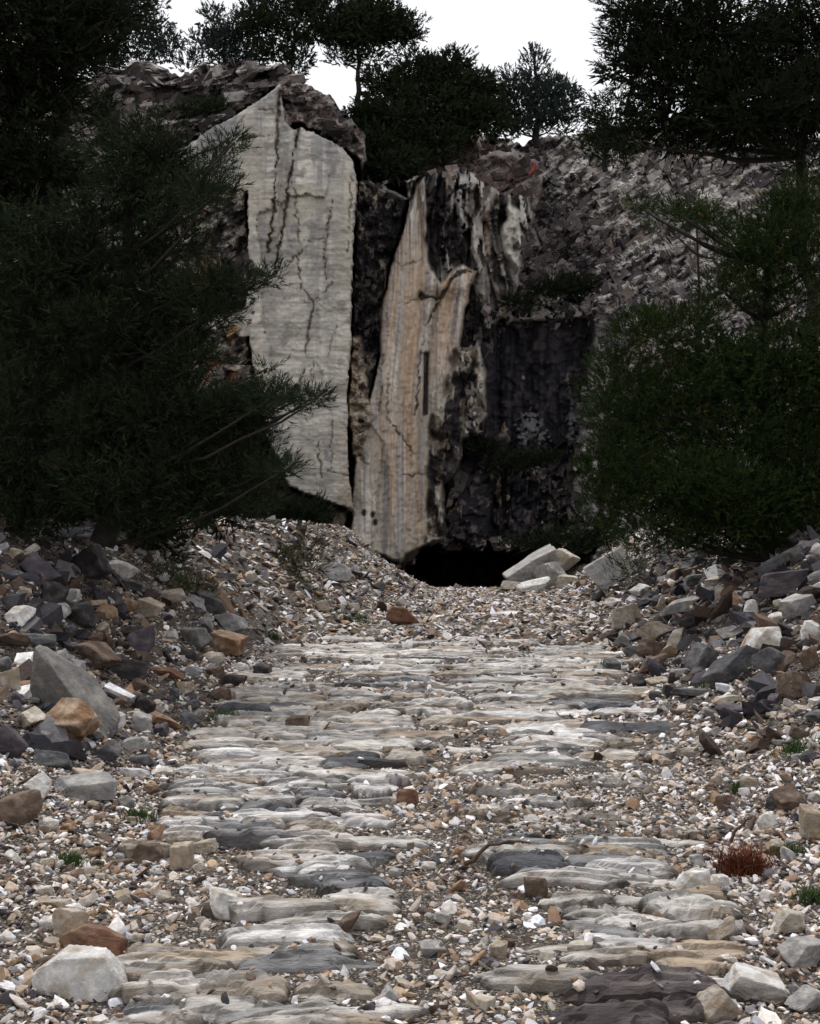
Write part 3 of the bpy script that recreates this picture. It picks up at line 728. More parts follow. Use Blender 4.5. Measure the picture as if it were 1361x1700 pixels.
# ------------------------------------------------------------------ the rocks one can point at
def slab_hull(k):          # the big leaning slab: a thick blade, pointed end up, broad end down to the right
    P = [(-60,-4,80),(-48,26,76),(58,-46,-80),(80,22,-42),(72,20,-82),(-74,26,-8),(-64,32,-60),(14,14,-80),(-6,-30,12),(34,38,20)]
    pl = hull_planes([(a*k, b*k, c*k) for a, b, c in P])
    v, f = ico_rock(pl, 4, .02)
    return v, f
def ico_rock(pl, level, rough):
    d, f = ico(level); n, h = pl
    r = 1/np.max(np.clip(d @ n.T, 1e-6, None)/h, axis=1)
    s = np.abs(d*r[:, None]).max()
    r = r*(1 + rough*2*(fbm(d[:, 0]*4, d[:, 1]*4, d[:, 2]*4, 5, 8, .6) - .5))
    return d*r[:, None], f

def white_hull(k):         # the large white rock: flat-based, a broad sloping top, a steep bevelled end at the right
    P = [(-78,-6,-40),(-76,-8,8),(-30,-18,36),(-26,30,46),(40,26,44),(46,-4,38),(64,-6,6),(82,16,-16),(70,-12,-22),(26,-34,-46),(-60,-26,-46),(-70,50,-40),(60,60,-40),(-60,46,14),(66,44,10)]
    return ico_rock(hull_planes([(a*k, b*k, c*k) for a, b, c in P]), 4, .022)
LB, RB, PE = 'rocks on the left bank', 'rocks on the right bank', 'stones lying on the path'
place_rock(115, 1147, 170, 150, 0, 'stone', 'large grey slab leaning with its pointed end up on the left bank', LB, hull=slab_hull, name='boulder', seed=3)
ROCKS = [
 # px, py, w, h, tilt, colour, level, label, group
 (110,1198,104,80,0,'ochre',4,'rusty orange boulder propped against the foot of the leaning grey slab',LB),
 (192,1200,32,46,0,'white',3,'small white stone standing at the lower right end of the leaning slab',LB),
 (122,1535,78,58,-14,'tan',4,'tan and white broken rock just behind the largest white rock',LB),
 (165,1562,140,46,-8,'rust',4,'dark reddish brown slab wedged behind the largest white rock',LB),
 (374,1501,86,44,-42,'white',4,'long pale stone tilted down to the right, on the gravel left of the paving',PE),
 (60,1307,54,56,0,'white',3,'rounded off-white stone at the left end of a long grey stone',LB),
 (137,1311,120,46,2,'grey',4,'long low grey stone with a grass tuft at its front',LB),
 (18,1345,92,60,0,'brown',3,'brown boulder cut by the left edge below the rounded off-white stone',LB),
 (160,1085,90,52,-28,'brown',3,'dark brown boulder just right of the tip of the leaning slab',LB),
 (205,1110,90,40,-10,'dark',3,'black wet rock in the hollow right of the leaning slab',LB),
 (376,1068,80,46,-8,'ochre',4,'ochre boulder at the foot of the pale rubble tongue',LB),
 (385,1036,64,38,-15,'grey',3,'grey speckled boulder resting above the ochre boulder',LB),
 (358,1094,46,26,0,'cream',3,'cream block in front of the ochre boulder',LB),
 (275,1117,64,20,-12,'rust',3,'flat rusty stone lying left of the cream block',LB),
 (437,1116,38,30,0,'dark',3,'small blackish cube-like stone at the left end of the far paving',PE),
 (497,1201,50,30,0,'brown',3,'dark brown block lying on the left half of the paving',PE),
 (668,1026,54,40,0,'rust',4,'round reddish boulder at the foot of the slope near the path end',PE),
 (676,1324,46,34,6,'rust',4,'small reddish brown stone in the middle of the path',PE),
 (552,951,66,38,0,'grey',4,'pale grey boulder with a shaded underside below the pale face',LB),
 (350,1003,82,34,-35,'slate',3,'dark slate slab sliding down beside the pale rubble tongue',LB),
 (150,940,70,70,-40,'dark',3,'big blackish slab standing at the top of the left bank',LB),
 (60,945,84,50,-32,'purple',3,'dark purple slab near the left edge at the bank top',LB),
 (110,888,110,28,8,'slate',3,'long dark grey slab along the crest of the left bank',LB),
 (202,945,60,28,-15,'white',3,'pale slab just right of the big blackish slab',LB),
 (20,1060,28,34,0,'ochre',3,'small orange block by the left edge above the leaning slab',LB),
 (62,1066,70,28,-3,'slate',3,'blue-grey flat slab above the tip of the leaning slab',LB),
 (245,1010,62,36,-10,'tan',3,'tan lumpy rock in the middle of the left bank',LB),
 (205,1005,44,24,0,'ochre',3,'ochre stone touching the tan lumpy rock on its left',LB),
 (45,972,22,14,0,'white',3,'small bright white pebble-shaped stone on the dark part of the left bank',LB),
 (285,1020,20,16,0,'white',3,'small white stone right of the tan lumpy rock',LB),
 (15,1130,50,44,0,'tan',3,'tan block at the left edge beside the leaning slab',LB),
 (12,1235,60,56,-30,'purple',3,'dark purple rock at the left edge below the rusty orange boulder',LB),
 (85,1262,70,34,-10,'slate',3,'dark slate stone just above the long low grey stone',LB),
 (45,1195,60,36,20,'cream',3,'cream and tan stone left of the rusty orange boulder',LB),
 (150,1287,80,20,-6,'tan',3,'flat tan stone lying above the long low grey stone',LB),
 (268,1281,40,20,6,'white',3,'flat white stone with dark soil on its right, left of the paving',LB),
 (235,1262,50,22,4,'slate',3,'dark flat stone above the flat white stone',LB),
 (262,1388,40,34,25,'rust',3,'rusty brown stone at the left rim of the paving',PE),
 (248,1420,60,44,-15,'brown',3,'brown block at the left rim of the paving below the rusty stone',PE),
 (300,1425,44,50,10,'tan',3,'tan rounded rock beside the brown block at the paving rim',PE),
 (340,1405,44,30,15,'tan',3,'tan wedge with a dark underside at the front of the blue-grey paving slab',PE),
 (330,1440,30,26,0,'cream',3,'cream stone in front of the tan wedge',PE),
 (75,1432,36,18,5,'cream',3,'small cream flat stone on the gravel at the far left',LB),
 (95,1500,50,18,0,'tan',3,'low tan stone on the gravel above the tan and white broken rock',LB),
 (75,1480,34,18,12,'cream',3,'cream chip just above the low tan stone',LB),
 (270,1490,30,30,10,'cream',3,'cream stone on the gravel left of the long pale tilted stone',LB),
 (205,1490,34,26,0,'tan',3,'tan stone midway between the long pale tilted stone and the left edge',LB),
 (1012,948,84,72,20,'grey',4,'big pale mottled boulder right of the heap below the cave',RB),
 (886,944,100,48,32,'grey',4,'grey slab slanting up to the right on the heap by the cave',RB),
 (934,928,58,38,-18,'cream',3,'topmost cream stone of the heap by the cave',RB),
 (916,956,58,46,-50,'grey',3,'grey block leaning in the middle of the heap by the cave',RB),
 (884,974,66,26,12,'white',3,'flat white stone at the foot of the heap by the cave',RB),
 (943,968,54,34,0,'cream',3,'low cream block at the right foot of the heap by the cave',RB),
 (845,974,40,22,0,'cream',3,'small cream stone at the end of the heap nearest the cave',RB),
 (1155,925,88,30,48,'slate',4,'thin slab standing on edge with a pale rim under the right pine',RB),
 (1252,924,46,50,0,'grey',3,'pale pointed rock on the crest of the right bank',RB),
 (1308,966,104,52,14,'purple',4,'broad purple-grey slab leaning near the top of the right bank',RB),
 (1300,928,96,20,32,'slate',3,'narrow dark slab above the broad purple-grey slab',RB),
 (1328,1003,64,46,10,'grey',4,'pale rounded boulder below the broad purple-grey slab',RB),
 (1276,1063,72,44,10,'white',4,'white topped boulder in the middle of the right bank',RB),
 (1290,1098,80,48,-10,'slate',4,'dark block under the white topped boulder',RB),
 (1214,1106,116,34,36,'slate',4,'long dark grey slab leaning up to the right on the right bank',RB),
 (1168,1092,60,46,52,'slate',4,'blue-grey mottled rock left of the long dark leaning slab',RB),
 (1092,1048,66,40,12,'tan',4,'tan rock with a pale top and dark underside at the bank foot',RB),
 (1080,1078,48,40,0,'brown',3,'brown rock under the tan pale-topped rock',RB),
 (1130,1005,84,22,20,'grey',3,'pale-edged slab lying across the right bank, tilted up to the right',RB),
 (1150,1030,64,30,10,'dark',3,'dark rock in the shade under the pale-edged slab',RB),
 (1122,1062,24,46,-25,'cream',3,'upright cream splinter between the tan rock and the blue-grey rock',RB),
 (1085,1102,62,32,28,'brown',3,'brown-purple block in front of the brown rock',RB),
 (1092,1130,46,20,6,'cream',3,'flat cream stone at the foot of the brown-purple block',RB),
 (1155,1150,90,18,-3,'slate',3,'long flat grey-green stone at the foot of the right bank',RB),
 (1214,1162,62,16,6,'cream',3,'flat cream stone lying right of the long grey-green one',RB),
 (1218,1180,64,24,-6,'purple',3,'purple flat stone in front of the flat cream stone',RB),
 (1322,1138,66,52,10,'brown',4,'brown boulder at the right edge of the bank foot',RB),
 (1016,1106,30,26,0,'slate',3,'small greenish dark stone at the right rim of the far paving',PE),
 (1064,980,42,24,10,'white',3,'pale angular stone just right of the big mottled boulder',RB),
 (1098,1004,16,30,-10,'cream',3,'small upright cream block below the pale angular stone',RB),
 (1195,985,24,30,0,'cream',3,'cream upright stone in the middle of the right bank',RB),
 (1150,965,44,26,20,'slate',3,'dark slate stone at the foot of the slab standing on edge',RB),
 (1345,1050,40,40,0,'white',3,'white rock at the right edge beside the white topped boulder',RB),
 (1345,1095,40,44,0,'brown',3,'brown rock at the right edge below the white rock',RB),
 (1215,1050,60,24,10,'grey',3,'grey low stone left of the white topped boulder',RB),
 (1070,1000,46,16,15,'slate',3,'slate stone beside the small upright cream block',RB),
 (1020,1000,40,20,15,'white',3,'white flat stone in front of the big mottled boulder',RB),
 (990,1035,40,24,10,'cream',3,'cream stone at the right margin of the path before the heap',RB),
 (1310,1327,60,46,14,'brown',4,'dark brown rock on the gravel near the right edge',RB),
 (1285,1330,34,34,0,'slate',3,'slate stone half hidden behind the dark brown rock',RB),
 (1347,1366,44,66,12,'tan',4,'upright tan rock cut by the right edge',RB),
 (1275,1364,36,34,0,'white',3,'white stone left of the upright tan rock',RB),
 (1152,1467,66,42,0,'white',4,'rounded white boulder at the right rim of the near paving',PE),
 (1197,1546,66,30,38,'tan',4,'tan wedge pointing up to the right beside the near paving',PE),
 (1312,1531,54,44,-6,'cream',4,'cream angular block on the right gravel',RB),
 (1256,1636,104,62,-6,'white',4,'big pale rounded rock in the bottom right corner',RB),
 (1188,1672,74,58,20,'tan',4,'brown and cream rock at the lower edge left of the big pale rounded rock',RB),
 (1335,1580,88,66,18,'grey',4,'large grey rock cut by the right edge near the bottom',RB),
 (1340,1660,70,44,25,'grey',3,'grey slab in the bottom right corner below the large grey rock',RB),
 (888,1476,44,46,0,'brown',4,'brown upright block on the gravel strip',PE),
 (964,1574,56,26,4,'cream',4,'cream stone right of the gravel strip near the bottom',PE),
 (716,1576,52,32,8,'grey',4,'grey-brown stone on the gravel strip near the bottom',PE),
 (800,1668,56,32,6,'cream',4,'cream and tan rounded stone at the bottom of the gravel strip',PE),
 (905,1590,36,22,0,'cream',3,'yellowish stone left of the cream stone on the gravel',PE),
 (828,1578,34,36,10,'tan',3,'tan split stone in the middle of the near gravel strip',PE),
 (570,1538,80,22,42,'brown',3,'brown stick-like stone lying across the right rim of the left paving',PE),
 (612,1680,44,34,0,'dark',3,'dark rounded stone at the bottom of the left paving rim',PE),
 (645,1655,36,34,0,'grey',3,'grey block beside the dark rounded stone at the bottom',PE),
 (640,1245,20,18,0,'tan',3,'little tan cube on the paving in mid distance',PE),
 (845,1350,50,26,-5,'slate',3,'bluish flat stone on the gravel strip in mid distance',PE),
 (1207,1386,26,14,0,'dark',3,'small black stone by the dry red shrub',RB),
 (415,1470,18,12,0,'dark',3,'small black stone on the gravel above the long pale tilted stone',PE),
]
place_rock(125, 1624, 160, 92, 0, 'white', 'largest white rock with a tan front, in the bottom left corner beside the path', LB, hull=white_hull, seed=8)
LN = [(125, 1624, 168)]
for px, py, w, h, tilt, key, lev, lab, grp in ROCKS:
    place_rock(px, py, w, h, tilt, key, lab, grp, (2 if max(w, h) < 48 else 3) if (lev < 4 or max(w, h) < 70) else 4, name='boulder' if 'boulder' in lab else 'rock', Y=33 + (980 - py)*.035 if 'the heap' in lab and 'boulder' not in lab else None)
    LN.append((px, py, max(w, h)))

# the many rocks between them, each told apart by colour, form and the neighbour it lies by
WORD = dict(white='whitish', cream='cream', tan='tan', ochre='ochre', rust='rust-brown', brown='dark brown', grey='mid-grey', stone='brownish grey', slate='slate-grey', purple='purplish', dark='blackish')
MARKS = [(115,1140,'the leaning grey slab'),(110,1205,'the rusty orange boulder'),(125,1624,'the largest white rock'),(165,1562,'the reddish brown slab by the white rock'),(374,1501,'the long pale tilted stone'),
         (60,1307,'the rounded off-white stone'),(137,1311,'the long low grey stone'),(18,1345,'the brown boulder at the left edge'),(160,1085,'the dark brown boulder on the left bank'),(376,1068,'the ochre boulder'),
         (552,951,'the pale grey boulder under the cliff'),(350,1003,'the sliding slate slab'),(150,940,'the big blackish slab'),(60,945,'the purple slab on the left bank'),(110,888,'the crest slab on the left bank'),
         (245,1010,'the tan lumpy rock'),(290,970,'the brownish scrub'),(668,1026,'the round reddish boulder'),(676,1324,'the reddish brown stone in mid path'),(255,1420,'the brown block at the paving rim'),
         (1012,948,'the big mottled boulder'),(900,945,'the heap by the cave'),(1155,925,'the slab standing on edge'),(1252,924,'the pale pointed rock'),(1308,966,'the broad purple-grey slab'),
         (1328,1003,'the pale rounded boulder'),(1276,1063,'the white topped boulder'),(1214,1106,'the long dark leaning slab'),(1168,1092,'the blue-grey mottled rock'),(1092,1048,'the tan pale-topped rock'),
         (1130,1005,'the pale-edged slab'),(1155,1150,'the long grey-green stone'),(1322,1138,'the brown boulder at the right edge'),(1310,1327,'the dark brown rock at the right'),(1347,1366,'the upright tan rock'),
         (1234,1430,'the dry red shrub'),(1152,1467,'the rounded white boulder'),(1197,1546,'the tan wedge'),(1312,1531,'the cream angular block'),(1256,1636,'the big pale rounded rock'),(1335,1580,'the large grey rock at the right edge'),
         (888,1476,'the brown upright block'),(716,1576,'the grey-brown stone on the gravel'),(800,1668,'the cream rounded stone on the gravel'),(828,1578,'the tan split stone'),(1228,1310,'the lone small grass tuft'),
         (75,1432,'the small cream flat stone'),(95,1500,'the low tan stone'),(118,1438,'the dark grass tuft')]
ZONES = [  # polygon in the photograph, count, size range in photo pixels, colours, group, highest detail
 ([(0,890),(120,880),(240,900),(330,985),(420,1060),(420,1130),(230,1250),(0,1270)], 60, (24,66), ['slate','dark','dark','slate','tan','stone','grey','purple','brown','white'], 'rocks on the left bank'),
 ([(0,1270),(260,1270),(250,1560),(0,1560)], 20, (20,40), ['cream','tan','white','ochre','grey'], 'rocks on the left bank'),
 ([(1361,880),(1180,900),(1060,960),(1020,1060),(1080,1180),(1361,1200)], 60, (24,66), ['slate','slate','dark','brown','cream','grey','stone','white','tan','purple','dark'], 'rocks on the right bank'),
 ([(1100,1210),(1361,1210),(1361,1690),(1220,1690)], 26, (20,42), ['cream','white','tan','grey','brown'], 'rocks on the right bank'),
 ([(660,1340),(780,1340),(960,1500),(980,1690),(620,1690)], 20, (20,36), ['cream','white','tan','grey','brown','ochre'], 'stones lying on the path'),
 ([(430,960),(560,960),(700,1000),(640,1050),(520,1050)], 8, (16,30), ['grey','cream','tan'], 'rocks on the left bank'),
]
zr = np.random.RandomState(77); USED = set()
for poly, cnt, (s0, s1_), keys, grp in ZONES:
    xs = [p[0] for p in poly]; yy = [p[1] for p in poly]; done = 0; tries = 0
    while done < cnt and tries < 6000:
        tries += 1
        px = zr.uniform(min(xs), max(xs)); py = zr.uniform(min(yy), max(yy))
        s = s0 + (s1_ - s0)*zr.rand()**1.7
        if not inpoly(np.array([px]), np.array([py]), poly)[0]: continue
        if any(math.hypot((px-a), (py-b)*1.3) < (c + s)*.36 for a, b, c in LN): continue
        a, b, mk = min(MARKS, key=lambda q: math.hypot(px-q[0], py-q[1]))
        dx, dy = px - a, py - b
        rel = ('right of' if dx > 0 else 'left of') if abs(dx) > abs(dy) else ('below' if dy > 0 else 'above')
        asp = zr.uniform(.46, .88); form = 'flat' if asp < .56 else ('blocky' if asp > .7 else 'angular')
        sz = 'smaller' if s < s0 + (s1_-s0)*.3 else 'larger'
        lab = None
        for k in [keys[i] for i in zr.permutation(len(keys))]:
            l_ = '%s %s %s rock %s %s' % (sz, WORD[k], form, rel, mk)
            if l_ not in USED: lab = l_; break
        if lab is None: continue
        USED.add(lab); LN.append((px, py, s)); done += 1
        place_rock(px, py, s, s*asp, zr.uniform(-35, 35), k, lab, grp, 3 if (s > 44 and py > 1000) else 2, seed=zr.randint(99999))

# ------------------------------------------------------------------ gravel: marble chips nobody could count
GCOL = np.array([(.49,.46,.45), (.72,.69,.68), (.36,.275,.205), (.25,.16,.10), (.19,.178,.185), (.43,.37,.315), (.065,.045,.036), (.05,.046,.053), (.13,.09,.068)])
GP_MID = [.17, .12, .17, .09, .07, .16, .08, .05, .09]
def protos(level, n, rs):
    out = []
    if level == 'o':
        d = np.array([(1,0,0),(-1,0,0),(0,1,0),(0,-1,0),(0,0,1),(0,0,-1)], float)
        f = np.array([(0,2,4),(2,1,4),(1,3,4),(3,0,4),(2,0,5),(1,2,5),(3,1,5),(0,3,5)])
        for i in range(n):
            v = d*rs.uniform(.6, 1.1, (6, 1)) + rs.normal(0, .22, (6, 3)); out.append((v*np.array([1, .8, .45]), f))
    elif level == 'c':
        cf = np.array([(0,1,3),(0,3,2),(4,6,7),(4,7,5),(0,4,5),(0,5,1),(2,3,7),(2,7,6),(0,2,6),(0,6,4),(1,5,7),(1,7,3)])
        cv = np.array([(a, b, c) for a in (-1, 1) for b in (-1, 1) for c in (-1, 1)], float)
        for i in range(n):
            v = cv*rs.uniform(.5, 1.05, (8, 3)) + rs.normal(0, .1, (8, 3)); q = rs.uniform(-.5, .5)
            v = v*np.array([1, rs.uniform(.5, .9), rs.uniform(.22, .55)]); v = np.stack([v[:, 0], v[:, 1]*math.cos(q) - v[:, 2]*math.sin(q), v[:, 1]*math.sin(q) + v[:, 2]*math.cos(q)], -1)
            out.append((v, cf))
    elif level == 0:
        d, f = ico(0)
        for i in range(n):
            q = rs.normal(size=(3, 3)); q, _ = np.linalg.qr(q)
            v = (d @ q)*rs.uniform(.65, 1.1, (12, 1)) + rs.normal(0, .08, (12, 3)); out.append((v*np.array([1, rs.uniform(.55, .9), rs.uniform(.3, .6)]), f))
    else:
        for i in range(n):
            v, f = rock_verts(rs, 1, (1, rs.uniform(.55, .9), rs.uniform(.3, .6)), 9, .04); out.append((v, f))
    return out
def chips(name, x, y, z, r, level, rs, probs, tiltamt=.35, mat=M_CHIP):
    pr = protos(level, 18, rs); n = len(x); idx = rs.randint(0, len(pr), n)
    V_, F_, C_ = [], [], []; base = 0
    ci = rs.choice(len(GCOL), n, p=probs)
    # the banks are heaps of darker schist; the pale tongue at the left and the path are marble waste
    db = np.maximum(xl(y) - x, x - xr(y)); tong = (x < .5) & (np.hypot((x + 2.4)/2.3, (y - 20.5)/6.5) < 1)
    sw_ = (rs.rand(n) < .55*ss(.4, 1.3, db)*ss(6, 10, y)*ss(30, 24, y)) & ~tong
    ci = np.where(sw_, rs.choice([6, 7, 7, 8, 4], n), ci)
    col = GCOL[ci]*rs.uniform(.7, 1.2, (n, 1))*(1 + rs.normal(0, .05, (n, 1))*np.array([.6, 0, -.9]))
    a = rs.uniform(0, 2*math.pi, n); tx = rs.normal(0, tiltamt, n); ty = rs.normal(0, tiltamt, n)
    ca, sa = np.cos(a), np.sin(a)
    for p, (v, f) in enumerate(pr):
        s = np.where(idx == p)[0]
        if not len(s): continue
        q = v[None]*r[s, None, None]
        X, Y, Z = q[..., 0], q[..., 1], q[..., 2]
        X2 = X*ca[s, None] - Y*sa[s, None]; Y2 = X*sa[s, None] + Y*ca[s, None]
        Z2 = Z + X2*np.tan(np.clip(tx[s], -.9, .9))[:, None] + Y2*np.tan(np.clip(ty[s], -.9, .9))[:, None]
        o = np.stack([X2 + x[s, None], Y2 + y[s, None], Z2 + z[s, None]], -1)
        V_.append(o.reshape(-1, 3)); C_.append(np.repeat(col[s], v.shape[0], 0))
        F_.append((f[None] + (base + np.arange(len(s))*v.shape[0])[:, None, None]).reshape(-1, 3)); base += len(s)*v.shape[0]
    return mesh_np(name, np.concatenate(V_), np.concatenate(F_), np.concatenate(C_), False, mat)

gr = np.random.RandomState(99)
def sample(n, y0, y1, marg=1.12):
    """spread over the ground seen between two depths, a little wider than the frame"""
    y = np.sqrt(gr.uniform(y0*y0, y1*y1, n)); x = (gr.uniform(-1, 1, n))*(.34*y*marg + .35)
    return x, y
def bed(x, y, r, keep_on_lane):
    z = ground_h(x, y); qx, qy = to_px(x, y, z + .02)
    lane = inpoly(qx, qy, LANE_A) | inpoly(qx, qy, LANE_B)
    top = stone_top(x, y); on = top > z
    k = np.where(lane, gr.rand(len(x)) < keep_on_lane, True)
    k &= np.where(on, (gr.rand(len(x)) < .05 + .55*ss(.50, .38, fbm(x*.75, y*.45, None, 3, 222))*(y > 6.6)*((qx > 700) | (qy < 1180))) & (r < .025 + .002*y), True)
    # thin patches where bare soil shows
    k &= (fbm(x*1.4, y*1.4, None, 3, 77) + gr.uniform(-.12, .12, len(x))) > .22
    return x[k], y[k], np.maximum(z, top)[k] + r[k]*.16, r[k]
objs = []
def power(n, a, b, e):     # many small, few large
    u = gr.rand(n); return (a**(1-e) + u*(b**(1-e) - a**(1-e)))**(1/(1-e))
def add(name, n, y0, y1, ra, rb, level, lane, e=2.3):
    x, y = sample(n, y0, y1); r = power(n, ra, rb, e)
    x, y, z, r = bed(x, y, r, lane)
    m = chips(name, x, y, z, r, level, gr, GP_MID)
    tag(link('gravel', m), 'loose marble gravel and chips covering the ground', 'gravel', kind='stuff')
add('gravel', 33000, 3.7, 8.5, .011, .030, 0, .95, 2.0)
add('gravel', 3000, 3.7, 8.5, .024, .052, 1, .10, 2.8)
add('gravel', 28000, 8.5, 17, .018, .065, 0, .75, 2.6)
add('gravel', 48000, 17, 40, .035, .14, 'o', .6, 2.6)
# broken rock covering the banks, between the rocks one can tell apart
def rubble(n, y0, y1, ra, rb):
    x, y = sample(n, y0, y1); r = power(n, ra, rb, 2.2)
    d = np.maximum(xl(y) - x, x - xr(y)); k = gr.rand(n) < ss(.1, 1.0, d)*(.35 + .65*ss(5, 10, y))
    x, y, r = x[k], y[k], r[k]; z = ground_h(x, y) + r*.22
    side = np.where(x > 0, 1, 0)
    m = chips('rubble', x, y, z, r, 1, gr, [.09, .07, .09, .07, .16, .08, .17, .18, .09], .5, M_ROCK)
    tag(link('rubble', m), 'broken angular rubble heaped on both banks', 'rubble', kind='stuff')
rubble(3000, 6.5, 34, .05, .18)
def slabs(n, y0, y1, ra, rb, probs):
    x, y = sample(n, y0, y1); r = power(n, ra, rb, 1.8)
    d = np.maximum(xl(y) - x, x - xr(y)); k = gr.rand(n) < ss(.5, 1.4, d)*ss(6, 10, y)
    # the pale rubble tongue at the left keeps its small stones
    k &= ~((x < .5) & (np.hypot((x + 2.4)/2.2, (y - 20.5)/6) < 1) & (gr.rand(n) < .85))
    x, y, r = x[k], y[k], r[k]
    m = chips('rubble', x, y, ground_h(x, y) + r*.15, r, 'c', gr, probs, .30, M_ROCK)
    tag(link('rubble', m), 'dark broken slabs heaped on both banks', 'rubble', kind='stuff')
slabs(2800, 8, 30, .07, .21, [.06, .05, .06, .01, .22, .06, .18, .27, .09])

# ------------------------------------------------------------------ pines
def tube(pts, rad, sides=7, seed=0):
    pts = np.asarray(pts, float); n = len(pts)
    t = np.gradient(pts, axis=0); t /= np.linalg.norm(t, axis=1)[:, None] + 1e-9
    ref = np.array([.31, .9, .17]); ref = ref/np.linalg.norm(ref)
    a = np.cross(t, ref); a /= np.linalg.norm(a, axis=1)[:, None] + 1e-9; b = np.cross(t, a)
    th = np.linspace(0, 2*math.pi, sides, endpoint=False)
    rr = np.asarray(rad)[:, None]*(1 + .15*np.sin(th*3 + seed)[None])
    v = pts[:, None] + rr[..., None]*(np.cos(th)[None, :, None]*a[:, None] + np.sin(th)[None, :, None]*b[:, None])
    f = []
    for i in range(n-1):
        for j in range(sides):
            f.append((i*sides+j, i*sides+(j+1) % sides, (i+1)*sides+(j+1) % sides, (i+1)*sides+j))
    return v.reshape(-1, 3), np.array(f)
def curve(p0, p1, sag, n, rs, wob=.05):
    p0, p1 = np.asarray(p0, float), np.asarray(p1, float); t = np.linspace(0, 1, n)[:, None]
    L = np.linalg.norm(p1-p0)
    p = p0*(1-t) + p1*t; p[:, 2] += (sag*L*4*t*(1-t))[:, 0]
    p[1:-1] += rs.normal(0, wob*L/n, (n-2, 3)); return p

def tufts(c, r, n, rs, K, tw, nl, nw, cols, up, fill, lump, ang, Vs, Cs):
    d = rs.normal(size=(n, 3)); d /= np.linalg.norm(d, axis=1)[:, None]
    rad = np.where(rs.rand(n) < fill, rs.rand(n)**.5*.85, rs.uniform(.75, 1.06, n))
    o = rs.uniform(0, 50)
    rad = rad*(1 + lump*2*(fbm(d[:, 0]*2.6+o, d[:, 1]*2.6+o, d[:, 2]*2.6, 3, 2) - .5))
    p = np.asarray(c) + d*rad[:, None]*np.asarray(r)
    t = d*np.array([1, 1, .6]) + np.array([0, 0, up]) + rs.normal(0, .34, (n, 3)); t /= np.linalg.norm(t, axis=1)[:, None]
    L = tw*rs.uniform(.6, 1.35, n)
    a = np.cross(t, rs.normal(size=(n, 3))); a /= np.linalg.norm(a, axis=1)[:, None] + 1e-9; b = np.cross(t, a)
    s = (np.linspace(0.05, 1, K)[None] + rs.uniform(-.06, .06, (n, K)))
    ph = rs.uniform(0, 2*math.pi, (n, K)); al = ang*rs.uniform(.55, 1.25, (n, K))*(1.15 - .6*s)
    q = p[:, None] + t[:, None]*(s*L[:, None])[..., None]
    e = a[:, None]*np.cos(ph)[..., None] + b[:, None]*np.sin(ph)[..., None]
    nd = t[:, None]*np.cos(al)[..., None] + e*np.sin(al)[..., None]
    ln = nl*rs.uniform(.7, 1.2, (n, K))[..., None]
    w = np.cross(nd, rs.normal(size=(n, K, 3))); w /= np.linalg.norm(w, axis=-1)[..., None] + 1e-9; w *= nw*.5
    tri = np.stack([q - w, q + w, q + nd*ln], 2)
    Vs.append(tri.reshape(-1, 3))
    k = rs.rand(n)[:, None]; cc = np.asarray(cols[0])*(1-k) + np.asarray(cols[1])*k
    cc[rs.rand(n) < .004] = np.asarray(cols[2])
    Cs.append(np.repeat(cc, K*3, 0))

def needles(pads, rs, dens, K, tw, nl, nw, cols, up=.5, fill=.35, lump=.3, ang=.75, clump=.16, core=1.0):
    """pads: (centre, radii); every pad is broken into small clumps of needle tufts, with coarser tufts filling its inside"""
    Vs, Cs = [], []
    for c, r in pads:
        c = np.asarray(c, float); r = np.asarray(r, float)
        area = r[0]*r[2] + r[0]*r[1]*.5
        n = max(8, int(dens*area))
        m = int(np.clip(area/(clump*clump*1.1), 1, 70))
        if m <= 3:
            tufts(c, r, n, rs, K, tw, nl, nw, cols, up, fill, lump, ang, Vs, Cs); continue
        d = rs.normal(size=(m, 3)); d /= np.linalg.norm(d, axis=1)[:, None]
        cc = c + d*(rs.uniform(.45, .95, m)**.8)[:, None]*r
        for q in cc:
            k = rs.uniform(.75, 1.35)
            rr = np.minimum(np.array([clump*1.35, clump*1.35, clump*.75])*k, r)
            tufts(q, rr, max(4, n//m), rs, K, tw, nl, nw, cols, up, .25, lump, ang, Vs, Cs)
        if core:
            tufts(c, r*.8, max(6, int(n*.22*core)), rs, max(5, K//2), tw*1.6, nl*1.7, nw*3.0, cols, .2, .9, .2, .9, Vs, Cs)
    V_ = np.concatenate(Vs); return V_, np.arange(len(V_)).reshape(-1, 3), np.concatenate(Cs)

